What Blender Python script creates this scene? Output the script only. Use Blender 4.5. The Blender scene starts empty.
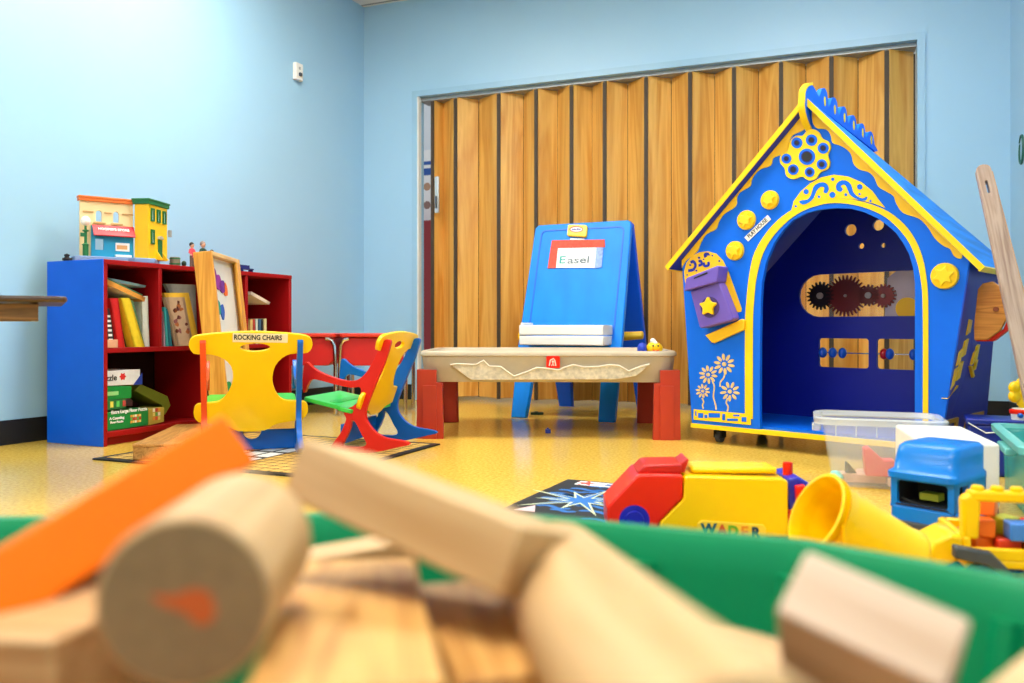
import bpy, bmesh, math, random
from mathutils import Vector, Matrix
random.seed(7)
C = bpy.context.scene.collection
PI = math.pi
# ------------------------------------------------------------------ survey of the room
# camera stands at the origin of the floor plan, EYE above the floor; the room is turned by YAW
FOC, PX0, HOR, EYE = 820.0, 512.0, 327.0, 0.48
YAW = math.radians(21.2)
CS, SN = math.cos(YAW), math.sin(YAW)
def R(x, t): return (x*CS - t*SN, x*SN + t*CS)
def flo(px, py, z=0.0):
    t = (z-EYE)*FOC/(HOR-py)
    return ((px-PX0)/FOC*t, t)
def dep(px, py, t): return ((px-PX0)/FOC*t, t, EYE+(HOR-py)/FOC*t)
class Frame:
    """a thing's own axes: u along it, v behind it, z up"""
    def __init__(s, o, ang, z=0.0):
        s.o = o; s.a = math.radians(ang); s.z = z
        s.u = (math.cos(s.a), math.sin(s.a)); s.v = (-s.u[1], s.u[0])
    def on(s, px, py, v=0.0):
        dx = (px-PX0)/FOC; n = s.v
        t = (n[0]*s.o[0]+n[1]*s.o[1]+v)/(n[0]*dx+n[1])
        x, y = dx*t-s.o[0], t-s.o[1]
        return (x*s.u[0]+y*s.u[1], EYE+t*(HOR-py)/FOC-s.z)
    def side(s, px, py, u=0.0):
        dx = (px-PX0)/FOC; n = s.u
        t = (n[0]*s.o[0]+n[1]*s.o[1]+u)/(n[0]*dx+n[1])
        x, y = dx*t-s.o[0], t-s.o[1]
        return (x*s.v[0]+y*s.v[1], EYE+t*(HOR-py)/FOC-s.z)
    def ons(s, pts, crop=None, v=0.0):
        if crop: bx, by, k = crop; pts = [(bx+x/k, by+y/k) for x, y in pts]
        return [s.on(x, y, v) for x, y in pts]
    def place(s, o):
        x, y = R(*s.o); o.location = (x, y, s.z); o.rotation_euler = (0, 0, s.a+YAW)
# ------------------------------------------------------------------ materials
def lin(c): return tuple((x/255/12.92 if x/255 <= .04045 else ((x/255+.055)/1.055)**2.4) for x in c)
MATS = {}
def mat(name, rgb, rough=.45, var=0.0, scale=8.0, bump=0.0, metal=0.0, trans=0.0, alpha=1.0, emit=0.0, coat=0.0, spec=.5, stretch=(1,1,1)):
    if name in MATS: return MATS[name]
    m = bpy.data.materials.new(name); m.use_nodes = True
    nt = m.node_tree; b = nt.nodes['Principled BSDF']
    c = lin(rgb)
    b.inputs['Base Color'].default_value = (*c, 1)
    b.inputs['Roughness'].default_value = rough
    b.inputs['Metallic'].default_value = metal
    b.inputs['Transmission Weight'].default_value = trans
    b.inputs['Alpha'].default_value = alpha
    b.inputs['Coat Weight'].default_value = coat
    b.inputs['Specular IOR Level'].default_value = spec
    if emit: b.inputs['Emission Color'].default_value = (*c, 1); b.inputs['Emission Strength'].default_value = emit
    tc = nt.nodes.new('ShaderNodeTexCoord'); mp = nt.nodes.new('ShaderNodeMapping')
    mp.inputs['Scale'].default_value = stretch
    nt.links.new(tc.outputs['Object'], mp.inputs['Vector'])
    n = nt.nodes.new('ShaderNodeTexNoise'); n.inputs['Scale'].default_value = scale; n.inputs['Detail'].default_value = 4
    nt.links.new(mp.outputs['Vector'], n.inputs['Vector'])
    v = var if var else .04
    r = nt.nodes.new('ShaderNodeValToRGB'); r.color_ramp.elements[0].position = .3; r.color_ramp.elements[1].position = .7
    r.color_ramp.elements[0].color = (*[x*(1-v) for x in c], 1); r.color_ramp.elements[1].color = (*[min(1, x*(1+v*.6)) for x in c], 1)
    nt.links.new(n.outputs['Fac'], r.inputs['Fac']); nt.links.new(r.outputs['Color'], b.inputs['Base Color'])
    if bump:
        bp = nt.nodes.new('ShaderNodeBump'); bp.inputs['Strength'].default_value = bump; bp.inputs['Distance'].default_value = .004
        nt.links.new(n.outputs['Fac'], bp.inputs['Height']); nt.links.new(bp.outputs['Normal'], b.inputs['Normal'])
    MATS[name] = m; return m
def wood(name, dark, light, axis=2, scale=3.0, rough=.4, ring=6.0, contrast=(.25, .75), coat=0.0):
    if name in MATS: return MATS[name]
    m = bpy.data.materials.new(name); m.use_nodes = True
    nt = m.node_tree; b = nt.nodes['Principled BSDF']; L = nt.links
    tc = nt.nodes.new('ShaderNodeTexCoord'); mp = nt.nodes.new('ShaderNodeMapping')
    sc = [ring]*3; sc[axis] = ring*.07; mp.inputs['Scale'].default_value = sc
    L.new(tc.outputs['Object'], mp.inputs['Vector'])
    n1 = nt.nodes.new('ShaderNodeTexNoise'); n1.inputs['Scale'].default_value = scale; n1.inputs['Detail'].default_value = 3; n1.inputs['Distortion'].default_value = 1.2
    L.new(mp.outputs['Vector'], n1.inputs['Vector'])
    mul = nt.nodes.new('ShaderNodeMath'); mul.operation = 'MULTIPLY'; mul.inputs[1].default_value = 7
    L.new(n1.outputs['Fac'], mul.inputs[0])
    fr = nt.nodes.new('ShaderNodeMath'); fr.operation = 'PINGPONG'; fr.inputs[1].default_value = 1.0
    L.new(mul.outputs[0], fr.inputs[0])
    n2 = nt.nodes.new('ShaderNodeTexNoise'); n2.inputs['Scale'].default_value = scale*9; n2.inputs['Detail'].default_value = 5
    L.new(mp.outputs['Vector'], n2.inputs['Vector'])
    mx = nt.nodes.new('ShaderNodeMath'); mx.operation = 'MULTIPLY_ADD'; mx.inputs[1].default_value = .55
    L.new(fr.outputs[0], mx.inputs[0]); 
    h = nt.nodes.new('ShaderNodeMath'); h.operation = 'MULTIPLY'; h.inputs[1].default_value = .5
    L.new(n2.outputs['Fac'], h.inputs[0]); L.new(h.outputs[0], mx.inputs[2])
    r = nt.nodes.new('ShaderNodeValToRGB'); r.color_ramp.elements[0].position = contrast[0]; r.color_ramp.elements[1].position = contrast[1]
    r.color_ramp.elements[0].color = (*lin(dark), 1); r.color_ramp.elements[1].color = (*lin(light), 1)
    L.new(mx.outputs[0], r.inputs['Fac']); L.new(r.outputs['Color'], b.inputs['Base Color'])
    b.inputs['Roughness'].default_value = rough; b.inputs['Coat Weight'].default_value = coat
    MATS[name] = m; return m
BLUE = mat('playhouse_blue', (0, 106, 240), .4, .04, spec=.3)
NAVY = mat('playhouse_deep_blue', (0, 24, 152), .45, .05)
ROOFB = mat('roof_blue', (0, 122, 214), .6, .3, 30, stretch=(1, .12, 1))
YEL = mat('sunny_yellow', (254, 210, 26), .4, .05, spec=.3)
AMBER = mat('amber_yellow', (252, 196, 8), .4, .06)
YPL = mat('yellow_plastic', (255, 204, 0), .32, .03, spec=.35, coat=.1)
PURP = mat('purple_plastic', (112, 88, 190), .35)
PLYEDGE = mat('raw_ply_edge', (232, 200, 130), .6, .2, 60)
RED = mat('red_plastic', (238, 34, 10), .34, spec=.3, coat=.1)
ORED = mat('orange_red_plastic', (235, 75, 25), .35)
BRICK = mat('brick_red_plastic', (186, 52, 24), .4, .06)
BBL = mat('blue_plastic', (0, 98, 196), .33, spec=.35)
SKYB = mat('easel_blue', (0, 136, 246), .45, .12, 12, spec=.3, stretch=(1, 1, .25))
SKYD = mat('easel_side_blue', (0, 88, 232), .45, spec=.3)
GRN = mat('green_plastic', (60, 205, 70), .3, coat=.3)
TUB = mat('tub_green', (0, 140, 88), .42, .04, spec=.3)
WHT = mat('white_plastic', (238, 236, 228), .4)
PAPER = mat('paper_white', (248, 248, 246), .8)
INK = mat('black_ink', (28, 28, 32), .7)
BLACK = mat('black_rubber', (14, 14, 17), .6)
DARKG = mat('dark_grey_plastic', (62, 68, 76), .5)
CHROME = mat('chrome', (215, 215, 218), .18, metal=1.0)
TAN = mat('sand_plastic', (188, 172, 146), .5, .06, 20, coat=.05)
TANL = mat('sand_relief', (212, 200, 176), .6, .25, 60)
SHELFR = mat('shelf_red', (156, 6, 12), .5, spec=.3)
SHELFB = mat('shelf_blue', (0, 94, 226), .45, .04, spec=.3)
REDL = mat('red_laminate', (214, 50, 30), .35)
WALLM = mat('wall_paint', (160, 202, 230), .38, .015, 3, bump=.02)
FRAMEM = mat('blue_trim_paint', (152, 194, 222), .35)
CLEAR = mat('clear_plastic', (235, 240, 242), .14, trans=0.0, alpha=.17)
CLEARRIM = mat('clear_plastic_rim', (235, 240, 242), .2, alpha=.42)
TEAL = mat('teal_plastic', (90, 215, 210), .2, alpha=.5)
TEALRIM = mat('teal_plastic_rim', (130, 220, 215), .25, alpha=.75)
PLEXI = mat('plexiglass', (205, 190, 200), .1, alpha=.10)
GREYBLUE = mat('grey_blue_plastic', (120, 150, 195), .5)
PANELW = wood('partition_wood', (200, 134, 46), (238, 188, 98), 2, 2.0, .38, 4.0, (.1, .95), coat=.15)
OAK = wood('oak_grain', (180, 120, 56), (212, 156, 84), 1, 3.0, .45, 16.0)
BROWNW = wood('apron_brown', (104, 72, 34), (138, 98, 50), 0, 2.4, .5, 12.0)
REDC = mat('chair_red', (214, 28, 16), .36, spec=.35)
HONEY = wood('honey_wood', (212, 140, 40), (238, 172, 66), 2, 2.2, .4, 8.0)
MAPLE = wood('maple_block', (180, 138, 88), (206, 168, 120), 0, 2.0, .5, 14.0)
MAPLEP = wood('pale_maple_block', (186, 146, 94), (206, 170, 120), 0, 2.0, .5, 10.0)
MAPLEW = wood('warm_maple_block', (182, 126, 58), (214, 164, 92), 0, 2.4, .5, 16.0)
ENDG = mat('end_grain', (150, 122, 86), .6, .16, 120, bump=.1)
ORANGE = mat('orange_stained_wood', (255, 120, 0), .5, .05, 20, spec=.2)
REDW = mat('red_stained_wood', (170, 40, 30), .5)
GREYW = wood('weathered_wood', (140, 112, 96), (176, 150, 132), 2, 2.4, .5, 10.0)
TANW = wood('tan_edge_wood', (176, 128, 84), (196, 150, 104), 2, 2.4, .5, 10.0)
DARKW = wood('dark_walnut', (58, 38, 28), (84, 58, 42), 0, 2.0, .4, 10.0)
# ------------------------------------------------------------------ mesh building
def cat(pts, n=5, closed=True):
    out = []; N = len(pts)
    rng = range(N) if closed else range(N-1)
    for i in rng:
        g = (lambda k: pts[k % N]) if closed else (lambda k: pts[min(max(k, 0), N-1)])
        p0, p1, p2, p3 = map(Vector, (g(i-1), g(i), g(i+1), g(i+2)))
        for j in range(n):
            t = j/n
            out.append(tuple(.5*((2*p1)+(p2-p0)*t+(2*p0-5*p1+4*p2-p3)*t*t+(3*p1-p0-3*p2+p3)*t**3)))
    if not closed: out.append(tuple(pts[-1]))
    return out
def circ(cx, cy, r, n=24, ry=None, a0=0): return [(cx+r*math.cos(a0+2*PI*k/n), cy+(ry or r)*math.sin(a0+2*PI*k/n)) for k in range(n)]
def rrect(x0, y0, x1, y1, r, n=4):
    o = []
    for cx, cy, a in ((x1-r, y1-r, 0), (x0+r, y1-r, PI/2), (x0+r, y0+r, PI), (x1-r, y0+r, 1.5*PI)):
        for k in range(n+1): o.append((cx+r*math.cos(a+PI/2*k/n), cy+r*math.sin(a+PI/2*k/n)))
    return o
XZ = Matrix(((1,0,0,0),(0,0,1,0),(0,1,0,0),(0,0,0,1)))   # (a,b,d) -> (a,d,b)
XY = Matrix.Identity(4)                                   # (a,b,d) -> (a,b,d)
YZ = Matrix(((0,0,1,0),(1,0,0,0),(0,1,0,0),(0,0,0,1)))   # (a,b,d) -> (d,a,b)
class MB:
    def __init__(s): s.bm = bmesh.new()
    def prism(s, pts, d0, d1, holes=(), M=XZ):
        bm = bmesh.new(); es = []
        for loop in [pts]+list(holes):
            vs = [bm.verts.new((p[0], p[1], d0)) for p in loop]
            es += [bm.edges.new((vs[i], vs[(i+1) % len(vs)])) for i in range(len(vs))]
        r = bmesh.ops.triangle_fill(bm, use_beauty=True, use_dissolve=False, edges=es)
        fs = [f for f in bm.faces]
        if not holes: bmesh.ops.dissolve_faces(bm, faces=fs); fs = list(bm.faces)
        ex = bmesh.ops.extrude_face_region(bm, geom=fs)
        vv = [g for g in ex['geom'] if isinstance(g, bmesh.types.BMVert)]
        bmesh.ops.translate(bm, verts=vv, vec=(0, 0, d1-d0))
        bmesh.ops.transform(bm, matrix=M, verts=bm.verts)
        bmesh.ops.recalc_face_normals(bm, faces=bm.faces)
        s.join(bm); return s
    def join(s, bm, M=None):
        if M is not None: bmesh.ops.transform(bm, matrix=M, verts=bm.verts)
        me = bpy.data.meshes.new('tmp'); bm.to_mesh(me); bm.free(); s.bm.from_mesh(me); bpy.data.meshes.remove(me)
    def box(s, c, d, rot=(0, 0, 0)):
        bm = bmesh.new(); bmesh.ops.create_cube(bm, size=1)
        from mathutils import Euler
        s.join(bm, Matrix.Translation(c) @ Euler(rot).to_matrix().to_4x4() @ Matrix.Diagonal((*d, 1))); return s
    def bb(s, a, b): return s.box([(a[i]+b[i])/2 for i in range(3)], [abs(b[i]-a[i]) for i in range(3)])
    def cyl(s, p0, p1, r0, r1=None, n=24):
        p0, p1 = Vector(p0), Vector(p1); d = p1-p0
        bm = bmesh.new(); bmesh.ops.create_cone(bm, cap_ends=True, segments=n, radius1=r0, radius2=r0 if r1 is None else r1, depth=d.length)
        s.join(bm, Matrix.Translation((p0+p1)/2) @ d.to_track_quat('Z', 'Y').to_matrix().to_4x4()); return s
    def sph(s, c, r, sc=(1, 1, 1), n=16):
        bm = bmesh.new(); bmesh.ops.create_uvsphere(bm, u_segments=n, v_segments=n//2+2, radius=r)
        s.join(bm, Matrix.Translation(c) @ Matrix.Diagonal((*sc, 1))); return s
    def tube(s, pts, r, n=8):
        P = [Vector(p) for p in pts]; bm = bmesh.new(); rings = []
        for i, p in enumerate(P):
            d = (P[min(i+1, len(P)-1)]-P[max(i-1, 0)]).normalized()
            a = d.orthogonal().normalized() if i == 0 else (a-d*a.dot(d)).normalized()
            b = d.cross(a); rr = r[i] if isinstance(r, (list, tuple)) else r
            rings.append([bm.verts.new(p+(a*math.cos(2*PI*k/n)+b*math.sin(2*PI*k/n))*rr) for k in range(n)])
        for i in range(len(rings)-1):
            for k in range(n): bm.faces.new((rings[i][k], rings[i][(k+1) % n], rings[i+1][(k+1) % n], rings[i+1][k]))
        bm.faces.new(rings[0][::-1]); bm.faces.new(rings[-1]); bmesh.ops.recalc_face_normals(bm, faces=bm.faces)
        s.join(bm); return s
    def lathe(s, prof, M=None, n=32, closed=False):
        bm = bmesh.new(); rings = []
        for r, z in prof:
            rings.append([bm.verts.new((r*math.cos(2*PI*k/n), r*math.sin(2*PI*k/n), z)) for k in range(n)] if r > 1e-6 else [bm.verts.new((0, 0, z))])
        m = len(rings)
        for i in range(m if closed else m-1):
            A, B = rings[i], rings[(i+1) % m]
            for k in range(n):
                k2 = (k+1) % n
                if len(A) == 1 and len(B) == 1: break
                if len(A) == 1: bm.faces.new((A[0], B[k], B[k2]))
                elif len(B) == 1: bm.faces.new((A[k], A[k2], B[0]))
                else: bm.faces.new((A[k], A[k2], B[k2], B[k]))
        bmesh.ops.recalc_face_normals(bm, faces=bm.faces)
        s.join(bm, M); return s
    def loft(s, loops, cap=True):
        bm = bmesh.new(); L = [[bm.verts.new(p) for p in l] for l in loops]; n = len(L[0])
        for i in range(len(L)-1):
            for k in range(n): bm.faces.new((L[i][k], L[i][(k+1) % n], L[i+1][(k+1) % n], L[i+1][k]))
        if cap: bm.faces.new(L[0][::-1]); bm.faces.new(L[-1])
        bmesh.ops.recalc_face_normals(bm, faces=bm.faces); s.join(bm); return s
    def move(s, M): bmesh.ops.transform(s.bm, matrix=M, verts=s.bm.verts); return s
    def build(s, name, m, parent=None, bevel=0.0, seg=2, smooth=True, sub=0, ang=35):
        me = bpy.data.meshes.new(name); bmesh.ops.remove_doubles(s.bm, verts=s.bm.verts, dist=1e-6)
        s.bm.to_mesh(me); s.bm.free()
        me.materials.append(m)
        o = bpy.data.objects.new(name, me); C.objects.link(o)
        if smooth and len(me.polygons):
            me.polygons.foreach_set('use_smooth', [True]*len(me.polygons)); me.set_sharp_from_angle(angle=math.radians(ang))
        if bevel:
            b = o.modifiers.new('bevel', 'BEVEL'); b.width = bevel; b.segments = seg; b.limit_method = 'ANGLE'; b.angle_limit = math.radians(40)
        if sub:
            u = o.modifiers.new('sub', 'SUBSURF'); u.levels = u.render_levels = sub
        if parent: o.parent = parent
        return o
def tag(o, label=None, category=None, group=None, kind=None):
    if label: o['label'] = label
    if category: o['category'] = category
    if group: o['group'] = group
    if kind: o['kind'] = kind
    return o
def thing(name, label, category, loc=(0, 0, 0), rz=0, group=None):
    o = bpy.data.objects.new(name, None); C.objects.link(o); o.empty_display_size = .05
    o.location = loc; o.rotation_euler = (0, 0, rz); return tag(o, label, category, group)
def fthing(name, label, category, fr, group=None):
    o = thing(name, label, category, group=group); fr.place(o); return o
def copy_tree(o, parent=None):
    c = o.copy(); C.objects.link(c)
    if parent: c.parent = parent
    for ch in [x for x in bpy.data.objects if x.parent == o]: copy_tree(ch, c)
    return c
def letters(body, name, m, parent, loc, size, rot=(PI/2, 0, 0), ext=.0006, align='CENTER', width=None, bold=0.0):
    cu = bpy.data.curves.new('t', 'FONT'); cu.body = body; cu.size = size; cu.extrude = ext; cu.align_x = align; cu.align_y = 'CENTER'; cu.offset = bold
    cu.resolution_u = 3
    t = bpy.data.objects.new('t', cu); C.objects.link(t); bpy.context.view_layer.update()
    dg = bpy.context.evaluated_depsgraph_get()
    me = bpy.data.meshes.new_from_object(t.evaluated_get(dg)); bpy.data.objects.remove(t); bpy.data.curves.remove(cu)
    if width:
        xs = [v.co.x for v in me.vertices]; k = width/(max(xs)-min(xs)); mid = (max(xs)+min(xs))/2
        for v in me.vertices: v.co.x = (v.co.x-mid)*k
    me.materials.clear(); me.materials.append(m); me.name = name
    o = bpy.data.objects.new(name, me); C.objects.link(o); o.parent = parent; o.location = loc; o.rotation_euler = rot
    return o
def struct(o): o['kind'] = 'structure'; return o
# ------------------------------------------------------------------ PART 1: the room
YB, XR, CEIL = 4.829, 0.86, 2.652
OX0, OX1, OZ = -2.54, 0.43, 2.0
def wx(px, Y=YB):
    d = (px-PX0)/FOC; t = Y/(d*SN+CS); return d*t*CS-t*SN
def floor_mat():
    m = bpy.data.materials.new('yellow_vinyl_floor'); m.use_nodes = True; nt = m.node_tree; b = nt.nodes['Principled BSDF']; L = nt.links
    tc = nt.nodes.new('ShaderNodeTexCoord')
    n = nt.nodes.new('ShaderNodeTexNoise'); n.inputs['Scale'].default_value = 90; n.inputs['Detail'].default_value = 6
    n2 = nt.nodes.new('ShaderNodeTexNoise'); n2.inputs['Scale'].default_value = 1.4; n2.inputs['Detail'].default_value = 3
    L.new(tc.outputs['Object'], n.inputs['Vector']); L.new(tc.outputs['Object'], n2.inputs['Vector'])
    r = nt.nodes.new('ShaderNodeValToRGB'); r.color_ramp.elements[0].position = .35; r.color_ramp.elements[1].position = .62
    r.color_ramp.elements[0].color = (*lin((212, 168, 60)), 1); r.color_ramp.elements[1].color = (*lin((238, 200, 92)), 1)
    L.new(n.outputs['Fac'], r.inputs['Fac']); L.new(r.outputs['Color'], b.inputs['Base Color'])
    rr = nt.nodes.new('ShaderNodeMapRange'); rr.inputs['To Min'].default_value = .10; rr.inputs['To Max'].default_value = .24
    L.new(n2.outputs['Fac'], rr.inputs['Value']); L.new(rr.outputs['Result'], b.inputs['Roughness'])
    bp = nt.nodes.new('ShaderNodeBump'); bp.inputs['Strength'].default_value = .06; bp.inputs['Distance'].default_value = .002
    L.new(n.outputs['Fac'], bp.inputs['Height']); L.new(bp.outputs['Normal'], b.inputs['Normal'])
    return m
def ceil_mat():
    m = bpy.data.materials.new('ceiling_tiles'); m.use_nodes = True; nt = m.node_tree; b = nt.nodes['Principled BSDF']; L = nt.links
    tc = nt.nodes.new('ShaderNodeTexCoord'); br = nt.nodes.new('ShaderNodeTexBrick')
    br.offset = 0; br.inputs['Scale'].default_value = 1; br.inputs['Brick Width'].default_value = .6; br.inputs['Row Height'].default_value = .6; br.inputs['Mortar Size'].default_value = .012
    br.inputs['Color1'].default_value = (*lin((232, 230, 226)), 1); br.inputs['Color2'].default_value = (*lin((226, 224, 220)), 1); br.inputs['Mortar'].default_value = (*lin((150, 152, 152)), 1)
    L.new(tc.outputs['Object'], br.inputs['Vector']); L.new(br.outputs['Color'], b.inputs['Base Color']); b.inputs['Roughness'].default_value = .9
    return m
struct(MB().bb((-3.5, -2.2, -.06), (1.6, 7.2, 0)).build('floor', floor_mat()))
struct(MB().bb((-3.5, -2.2, CEIL), (1.6, YB+.2, CEIL+.08)).build('ceiling', ceil_mat()))
WT = .085
struct(MB().prism([(-3.1, 0), (OX0, 0), (OX0, OZ), (OX1, OZ), (OX1, 0), (XR+.02, 0), (XR+.02, CEIL), (-3.1, CEIL)], YB, YB+WT).build('wall_back', WALLM))
def skew(y): return -2.952-(YB-y)*.072
struct(MB().prism([(skew(YB+.1), YB+.1), (skew(-2.2), -2.2), (skew(-2.2)-.12, -2.2), (skew(YB+.1)-.12, YB+.1)], 0, CEIL, M=XY).build('wall_left', WALLM))
struct(MB().bb((XR, -2.2, 0), (XR+.12, YB+.01, CEIL)).build('wall_right', WALLM))
struct(MB().prism([(skew(YB), YB), (skew(-2.2), -2.2), (skew(-2.2)+.008, -2.2), (skew(YB)+.008, YB)], 0, .1, M=XY).build('baseboard_left', BLACK))
struct(MB().bb((-2.95, YB-.008, 0), (OX0-.05, YB, .1)).bb((OX1+.05, YB-.008, 0), (XR, YB, .1)).build('baseboard_back', BLACK))
struct(MB().bb((XR-.008, -2.2, 0), (XR, YB-.008, .1)).build('baseboard_right', BLACK))
# painted casing round the opening
cw = .038
struct(MB().bb((OX0-cw, YB-.014, 0), (OX0, YB, OZ+cw)).bb((OX1, YB-.014, 0), (OX1+cw, YB, OZ+cw)).bb((OX0, YB-.014, OZ), (OX1, YB, OZ+cw)).build('trim_1', FRAMEM, bevel=.003))
struct(MB().bb((OX0, YB+.03, OZ-.022), (OX1, YB+.15, OZ-.001)).build('trim_2', mat('track_grey', (150, 156, 158), .4, metal=.3)))
struct(MB().bb((OX0+.0005, YB-.012, 0), (OX0+.010, YB+.03, OZ-.001)).build('trim_3', WHT))
# folding partition
door = fold = bpy.data.objects.new('door_1', None); C.objects.link(door); door.location = (OX0, YB, 0); struct(door)
YN, YF = YB+.026, YB+.136
seq = [(432.5, 1), (443.8, 0), (455.4, 1), (479, 0), (498.6, 1), (524, 0), (536, 1), (558, 0), (571.4, 1), (592.5, 0), (604.6, 1), (628, 0), (646, 1), (671.6, 0), (690, 1), (715, 0), (734, 1), (758.6, 0), (781, 1), (806, 0), (831.4, 1), (858, 0), (886.8, 1), (914, 0)]
V = [(wx(px, YN if n else YF)-OX0, (YN if n else YF)-YB, n) for px, n in seq]
V[-1] = (min(V[-1][0], OX1-OX0-.004), V[-1][1], 0)
DK = mat('partition_hinge_brown', (64, 50, 34), .6)
for i in range(len(V)-1):
    (x0, y0, n0), (x1, y1, n1) = V[i], V[i+1]
    d = Vector((x1-x0, y1-y0)); l = d.length; d.normalize()
    g0, g1 = (.013 if n0 else .006), (.013 if n1 else .006)
    a = Vector((x0, y0))+d*g0; b = Vector((x1, y1))-d*g1; mid = (a+b)/2
    o = MB().box((0, 0, 0), ((b-a).length, .012, OZ-.046)).build('panel', PANELW, door, bevel=.002)
    o.location = (mid.x, mid.y, (OZ-.046)/2+.025+random.uniform(-.002, .002)); o.rotation_euler = (0, 0, math.atan2(d.y, d.x))
    o.data.transform(Matrix.Translation((0, 0, i*1.7))); o.location.z -= i*1.7       # every panel its own stretch of grain
for x, y, n in V:
    o = MB().bb((-.011, -.004, 0), (.011, .004, OZ-.05)).build('hinge_strip', DK, door) if n else MB().bb((-.007, -.003, 0), (.007, .003, OZ-.05)).build('hinge_strip', DK, door)
    o.location = (x, y, .02)
# door pull and its lead post at the left end
hx = wx(437.5, YN)-OX0
MB().bb((hx-.055, .04, .02), (hx-.040, .09, OZ-.03)).build('lead_post', mat('pale_metal', (196, 200, 200), .35, metal=.5), door, bevel=.003)
hz = [EYE+(HOR-y)/FOC*5.3 for y in (211, 163)]
h = MB().bb((hx-.016, .012, hz[0]), (hx+.014, .030, hz[0]+.24)).build('handle', mat('pale_metal', (196, 200, 200)), door, bevel=.004)
MB().bb((hx-.006, .002, hz[0]+.03), (hx+.004, .014, hz[0]+.11)).build('latch', DARKG, h, bevel=.002)
# glimpse of the next room through the gap at the left end
struct(MB().bb((-4.6, 6.4, 0), (.6, 6.5, 2.7)).build('wall_far', mat('far_wall_white', (226, 232, 236), .8)))
gx = wx(428, 6.3)
cab = thing('locker', 'dark red locker glimpsed through the narrow gap left of the folding partition', 'locker', (gx, 6.2, 0))
MB().bb((-.25, -.15, 0), (.25, .15, 1.36)).build('body', mat('locker_red', (150, 18, 30), .4), cab, bevel=.004)
MB().bb((-.002, -.156, .03), (.004, -.15, 1.33)).build('door_seam', INK, cab)
MB().bb((.02, -.165, .5), (.04, -.15, .62)).build('handle', CHROME, cab)
po = thing('poster', 'white notice with blue heading and small pictures, seen through the gap by the partition', 'poster', (gx, 6.385, 1.40))
MB().bb((-.22, -.004, 0), (.22, .004, .62)).build('sheet', PAPER, po)
MB().bb((-.2, -.006, .40), (.2, -.004, .46)).bb((-.2, -.006, .49), (.2, -.004, .52)).build('heading', mat('notice_blue', (40, 90, 170), .7), po)
for k, c in enumerate(((190, 150, 120), (150, 120, 110))):
    for j in range(4): MB().prism(circ(-.15+.1*j, .30-.16*k, .035, 12), -.006, -.004).build('picture', mat('notice_tan%d' % k, c, .7), po)
# outlet plate on the left wall
def on_left(px, py):
    d = (px-PX0)/FOC; lo, hi = .5, 12
    for _ in range(60):
        t = (lo+hi)/2; x, y = R(d*t, t)
        if x > skew(y): lo = t
        else: hi = t
    return x, y, EYE+(HOR-py)/FOC*t
x, y, z = on_left(296, 69)
pl = thing('wall_outlet', 'small white outlet box high up on the left blue wall', 'outlet', (x, y, z-.07), math.atan2(1, .072)-PI/2)
pl.scale = (1, .72, .78)
MB().bb((.001, -.045, 0), (.028, .045, .13)).build('cover_plate', WHT, pl, bevel=.004)
MB().bb((.028, -.012, .03), (.040, .018, .055)).build('plug', DARKG, pl, bevel=.002)
MB().bb((.028, -.010, .08), (.030, .010, .10)).build('socket', mat('socket_grey', (170, 170, 168), .5), pl)
# green curl painted on the right wall
d = (1022-PX0)/FOC; t = XR/(d*CS-SN); ty = R(d*t, t)[1]; tz = EYE+(HOR-150)/FOC*t
cu = tag(MB().tube([(0, .055*math.cos(a)*(1-.03*a), .075*math.sin(a)*(1-.03*a)) for a in [k*.3 for k in range(2, 24)]], [.003+.004*math.sin(k/21*PI) for k in range(22)]).build('wall_decal', mat('decal_green', (30, 96, 84), .5)),
    'dark green curled decal on the right-hand blue wall', 'decal'); cu.location = (XR-.003, ty, tz)
# ceiling fixtures
for i, (lx, ly, w) in enumerate(((-2.05, 2.9, 'nearer the left wall and the partition'), (-.1, 2.9, 'above the playhouse side of the room'), (-2.05, .2, 'nearer the left wall, behind the viewer'), (-.1, .2, 'over the toy bins, behind the viewer'))):
    cl = thing('ceiling_light', 'recessed white fluorescent ceiling light '+w, 'ceiling light', (lx, ly, CEIL-.02), group='ceiling lights')
    MB().bb((-.62, -.32, 0), (.62, -.29, .019)).bb((-.62, .29, 0), (.62, .32, .019)).bb((-.62, -.29, 0), (-.59, .29, .019)).bb((.59, -.29, 0), (.62, .29, .019)).build('frame', WHT, cl)
    MB().bb((-.59, -.29, .006), (.59, .29, .012)).build('diffuser', mat('light_diffuser', (255, 250, 240), .5, emit=12.6), cl)
w = bpy.data.worlds.new('World'); bpy.context.scene.world = w; w.use_nodes = True
bg = w.node_tree.nodes['Background']; bg.inputs[0].default_value = (.93, .96, 1, 1); bg.inputs[1].default_value = .42
cam = bpy.data.objects.new('camera', bpy.data.cameras.new('camera')); C.objects.link(cam); bpy.context.scene.camera = cam
cam.location = (0, 0, EYE); cam.rotation_euler = (PI/2, 0, YAW)
cam.data.sensor_width = 36; cam.data.lens = FOC/1024*36; cam.data.shift_y = -(341.5-HOR)/1024; cam.data.clip_start = .02
cam.data.dof.use_dof = True; cam.data.dof.focus_distance = 3.4; cam.data.dof.aperture_fstop = 3.4
vs = bpy.context.scene.view_settings; vs.view_transform = 'Standard'; vs.look = 'None'; vs.gamma = 1; vs.use_curve_mapping = False; vs.exposure = 1.0
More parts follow.
